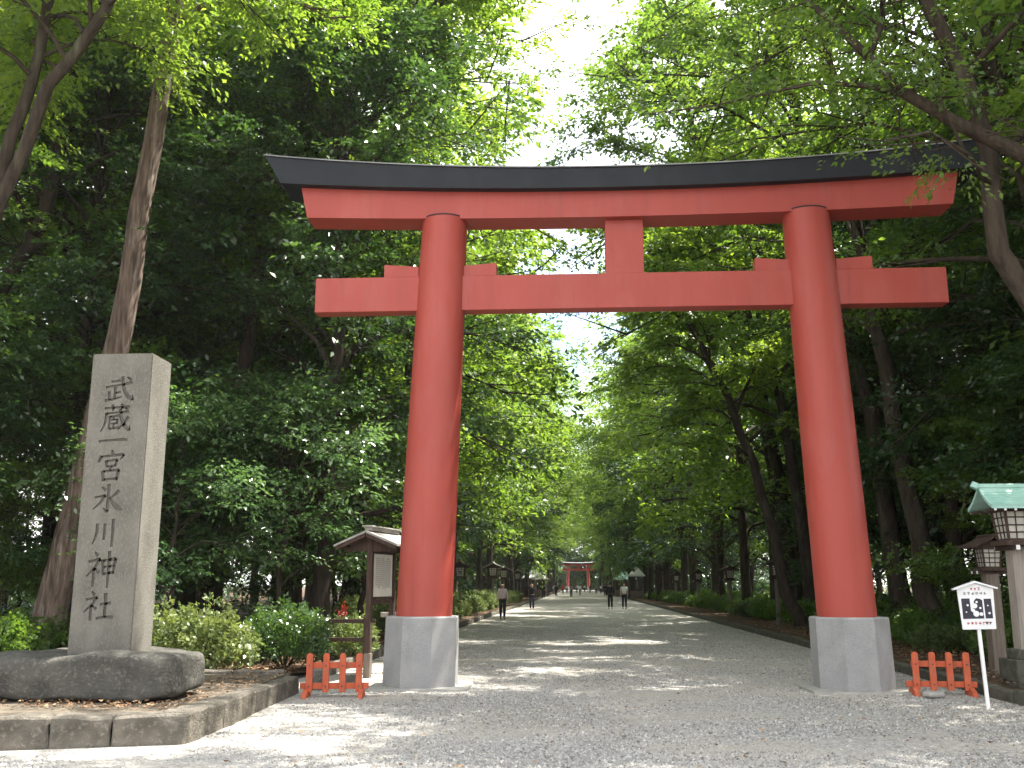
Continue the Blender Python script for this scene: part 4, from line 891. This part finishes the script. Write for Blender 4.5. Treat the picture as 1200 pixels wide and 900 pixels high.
for x, y in ((14.5, 21.8), (16.5, 23), (12.5, 26.5), (14.5, 29.5), (18, 27.5), (20, 30), (12, 33.5), (15.5, 33.5), (10.8, 40)):
    P(rr.choice(['under_a', 'under_b']), x, y, f'{nth("ur")} nearest small understorey tree among the dim trunks of the right wood', 'understorey trees in the right wood', rr.uniform(.75, 1.05))
# the avenue rows, from the torii to its far end
def row(side, xs, y0, y1, step, keys, label_of, group, jit=1.0, sc=(.9, 1.08)):
    y = y0
    while y < y1:
        P(rr.choice(keys), side*(xs+rr.uniform(-jit, jit)*.7), y+rr.uniform(-jit, jit), label_of(y), group, rr.uniform(*sc)); y += step*rr.uniform(.9, 1.15)
band = lambda side: (lambda y: f'{nth("f"+side)} leafy tree from the large torii in the row edging the {side} of the avenue')
arch = lambda side: (lambda y: f'{nth("a"+side)} tree, counting away, arching high over the far path from the {side}')
row(-1, 8.0, 35, 60, 6, ['broad_a', 'broad_b', 'far_broad_a'], band('left'), 'front row of avenue trees on the left')
row(-1, 8.0, 60, 125, 7.5, ['far_broad_a', 'far_broad_c', 'far_broad_b', 'far_broad_a', 'far_ever'], band('left'), 'front row of avenue trees on the left')
row(1, 9.6, 44, 62, 6.5, ['far_broad_a', 'ever_a', 'broad_b'], band('right'), 'front row of avenue trees on the right')
row(1, 9.2, 64, 125, 7.5, ['far_ever', 'far_broad_b', 'far_broad_a', 'far_ever', 'far_broad_c'], band('right'), 'front row of avenue trees on the right')
row(-1, 6.6, 95, 310, 10, ['far_arch'], arch('left'), 'front row of avenue trees on the left')
row(1, 7.4, 100, 310, 10, ['far_arch'], arch('right'), 'front row of avenue trees on the right')
row(-1, 11.5, 125, 320, 8.5, ['far_broad_a', 'far_ever', 'far_broad_b'], band('left'), 'front row of avenue trees on the left')
row(1, 12, 125, 320, 8.5, ['far_broad_a', 'far_ever', 'far_broad_b'], band('right'), 'front row of avenue trees on the right')
bl = lambda side: (lambda y: f'{nth("s"+side)} tree of the inner rows {side} of the avenue, behind the edging row')
row(-1, 15.5, 50, 320, 9.5, ['far_ever', 'far_broad_b', 'far_broad_c'], bl('left'), 'second row trees on the left', 1.5)
row(1, 16.5, 52, 320, 9.5, ['far_ever', 'far_broad_b', 'far_ever'], bl('right'), 'second row trees on the right', 1.5)
row(-1, 23, 60, 200, 11, ['far_ever', 'far_broad_b'], bl('left'), 'second row trees on the left', 2)
row(1, 25, 60, 200, 11, ['far_ever', 'far_broad_b'], bl('right'), 'second row trees on the right', 2)
for i in range(14): P('far_ever' if i % 2 else 'far_broad_b', -34+i*5.2, 345+rr.uniform(-6, 10), f'{ORD[i]} hazy tree from the left closing the view behind the far torii', 'trees behind the far torii', rr.uniform(.95, 1.2))
# trees beside and behind the camera shade the foreground
for x, y, k in ((11.5, 9.5, 'broad_b'), (14, 2, 'far_broad_b'), (-20, 7, 'far_broad_b'), (-20, 14, 'far_ever')):
    P(k, x, y, ('large tree beside the forecourt ' + ('right of the lanterns' if x > 12 else 'nearest the lanterns, right' if x > 0 else 'left of the stone pillar' if y < 10 else 'far left behind the stone pillar')), 'trees beside the forecourt', 1.0)

# ------------------------------------------------------------------ bushes and hedges
def bush_mesh(seed, rx, ry, h, n, leaf, lm, loose=0.0, tb=.55, trim=True):
    rg = np.random.default_rng(seed); PP = []; DD = []; TT = []; w = MB()
    S_ = n//12
    for i in range(S_):
        a = rg.uniform(0, 6.283); c = rg.uniform(-.15, 1)
        s = math.sqrt(max(0, 1-c*c)); rad_ = rg.uniform(.72, 1.0) if rg.random() < .8 else rg.uniform(.4, .75)
        lump = 1+(.10+loose)*noise.noise(Vector((math.cos(a)*s*2.2+seed, math.sin(a)*s*2.2, c*2.2)))*1.6
        p = np.array([math.cos(a)*s*rx, math.sin(a)*s*ry, h*.32+c*h*.62])*rad_*lump
        p[2] = max(.08, p[2]); d = np.array([math.cos(a)*s, math.sin(a)*s, c*.6+.1])+rg.normal(0, .7, 3)
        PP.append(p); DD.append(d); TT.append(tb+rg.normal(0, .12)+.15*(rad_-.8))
    for i in range(16):
        a = rg.uniform(0, 6.283); e = np.array([math.cos(a)*rx*.75, math.sin(a)*ry*.75, h*rg.uniform(.5, .85)]); o = e*np.array([.12, .12, 0])
        w.tube([o, (o+e)/2+np.array([0, 0, -.05]), e], [.014, .011, .005], 4, False)
    V, t = sprays(np.array(PP), np.array(DD), rg, 12, .10+loose*.25, .055, leaf, np.array(TT), 0, .8, .62)
    return w.mesh('stems', 'bark'), quads_mesh('foliage', V, t, lm)
def bush(ms, loc, label, group=None, rz=0, sc=1.0, sz=None):
    r = thing('bush', label, 'bush', loc, rz, group); r.scale = (sc, sc, sc*(sz or 1)); link('stems', ms[0], r); link('foliage', ms[1], r); return r
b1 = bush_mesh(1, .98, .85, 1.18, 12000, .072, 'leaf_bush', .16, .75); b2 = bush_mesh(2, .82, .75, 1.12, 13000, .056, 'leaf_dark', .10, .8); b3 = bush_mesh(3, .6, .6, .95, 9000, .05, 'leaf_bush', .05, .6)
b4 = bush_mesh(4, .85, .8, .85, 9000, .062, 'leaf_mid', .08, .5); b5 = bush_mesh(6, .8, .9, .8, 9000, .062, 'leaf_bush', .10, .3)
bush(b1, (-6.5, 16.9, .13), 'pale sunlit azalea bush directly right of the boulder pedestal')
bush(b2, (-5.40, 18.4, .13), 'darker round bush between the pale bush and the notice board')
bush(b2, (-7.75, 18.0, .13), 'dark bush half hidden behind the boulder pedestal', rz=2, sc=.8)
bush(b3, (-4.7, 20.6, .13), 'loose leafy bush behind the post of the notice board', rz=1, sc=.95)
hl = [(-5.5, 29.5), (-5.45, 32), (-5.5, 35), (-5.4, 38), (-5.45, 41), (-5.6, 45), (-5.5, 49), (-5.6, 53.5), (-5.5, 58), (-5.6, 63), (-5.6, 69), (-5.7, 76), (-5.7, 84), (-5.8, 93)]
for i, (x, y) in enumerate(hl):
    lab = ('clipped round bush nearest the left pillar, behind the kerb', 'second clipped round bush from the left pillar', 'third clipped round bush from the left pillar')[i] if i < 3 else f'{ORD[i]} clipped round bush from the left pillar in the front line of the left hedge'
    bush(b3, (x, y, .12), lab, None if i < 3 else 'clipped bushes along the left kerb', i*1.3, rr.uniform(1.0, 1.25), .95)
for i in range(9):
    bush(b3, (-6.7+rr.uniform(-.3, .3), 31+i*5.5, .12), f'{nth("bb")} shaded bush from the left pillar in the back line of the left hedge', 'back hedge bushes on the left', i, 1.25)
y = 20.0; i = 0; nb = 0
while y < 120:
    x = 8.55+rr.uniform(-.2, .25)+(.5 if i % 3 == 1 else 0); sc = rr.uniform(.95, 1.25)
    bush(b5 if i % 4 == 2 else b4, (x, y, .1), f'{nth("rb")} rounded low shrub from the near end of the front row along the right kerb', 'low shrubs along the right kerb', i, sc, rr.uniform(.8, 1.1))
    y += 1.75*sc+rr.uniform(-.1, .5)+(.6 if y > 60 else 0); i += 1
y = 18.8
while y < 90:
    bush(b4, (10.2+rr.uniform(-.3, .3), y, .1), f'{nth("rc")} shrub of the shaded back row behind the right-hand shrubs, counting away', 'shaded back-row shrubs on the right', y, rr.uniform(1.1, 1.4)); y += rr.uniform(2.0, 2.8)
for x, y in ((10.6, 19.4), (10.2, 21.8), (9.9, 23.2), (9.2, 18.8), (12.2, 19.6), (-10.6, 17.6), (-10.3, 19.2), (-13.2, 16.8), (-14.8, 18.0), (-11.6, 20.1)):
    bush(b4, (x, y, .1), f'{nth("ds"+str(x > 0))} dim low shrub at the wood edge, ' + ('behind the right fence and lanterns' if x > 0 else 'behind the stone pillar'), 'dim shrubs at the wood edge', x, rr.uniform(1.0, 1.35))
fl = rng.normal(0, .045, (14, 3))+np.array([0, 0, .0]); V, t = sprays(fl, rng.normal(0, 1, (14, 3)), rng, 10, .08, .04, .05, np.full(14, .5), 0, .8)
tag(link('red_flowers', quads_mesh('red_flowers', V, t, 'leaf_red'), None, (-4.75, 20.1, 1.12)), 'cluster of red flowers above the dark rail by the notice board', 'flowers')

# the wood closing in behind the trunks: too far and dense to count
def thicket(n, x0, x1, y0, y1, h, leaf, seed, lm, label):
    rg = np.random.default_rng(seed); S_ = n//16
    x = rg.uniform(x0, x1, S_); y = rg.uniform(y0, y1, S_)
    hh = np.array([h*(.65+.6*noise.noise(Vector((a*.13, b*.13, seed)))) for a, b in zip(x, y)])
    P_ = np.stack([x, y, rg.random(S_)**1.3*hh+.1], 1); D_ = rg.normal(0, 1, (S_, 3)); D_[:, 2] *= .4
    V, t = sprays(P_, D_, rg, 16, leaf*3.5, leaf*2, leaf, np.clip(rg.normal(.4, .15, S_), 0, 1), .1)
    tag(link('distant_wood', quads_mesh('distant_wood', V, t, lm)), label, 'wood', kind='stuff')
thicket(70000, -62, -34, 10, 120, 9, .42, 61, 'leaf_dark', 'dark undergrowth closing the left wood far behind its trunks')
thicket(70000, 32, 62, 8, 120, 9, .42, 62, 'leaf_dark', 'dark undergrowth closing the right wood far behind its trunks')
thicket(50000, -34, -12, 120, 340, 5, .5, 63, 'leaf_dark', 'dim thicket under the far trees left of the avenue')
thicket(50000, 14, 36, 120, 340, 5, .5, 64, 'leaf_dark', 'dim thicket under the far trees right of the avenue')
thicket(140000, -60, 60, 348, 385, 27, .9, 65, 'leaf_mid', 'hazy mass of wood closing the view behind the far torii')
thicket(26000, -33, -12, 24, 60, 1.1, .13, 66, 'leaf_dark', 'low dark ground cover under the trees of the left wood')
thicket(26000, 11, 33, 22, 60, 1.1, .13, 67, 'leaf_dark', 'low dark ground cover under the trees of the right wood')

# the air: pale summer haze
hz = MB().box((0, 1100, 19), (3060, 2860, 41)).build('haze', 'soil'); hz.data.materials.clear()
hm = bpy.data.materials.new('haze'); hm.use_nodes = True; nt = hm.node_tree; nt.nodes.clear()
o = nt.nodes.new("ShaderNodeOutputMaterial"); pv = nt.nodes.new("ShaderNodeVolumePrincipled")
pv.inputs["Density"].default_value = .0002; pv.inputs["Color"].default_value = (.93, .97, 1, 1); pv.inputs["Anisotropy"].default_value = .3
nt.links.new(pv.outputs[0], o.inputs["Volume"]); hz.data.materials.append(hm); tag(hz, kind='stuff', label='pale summer haze hanging in the avenue')
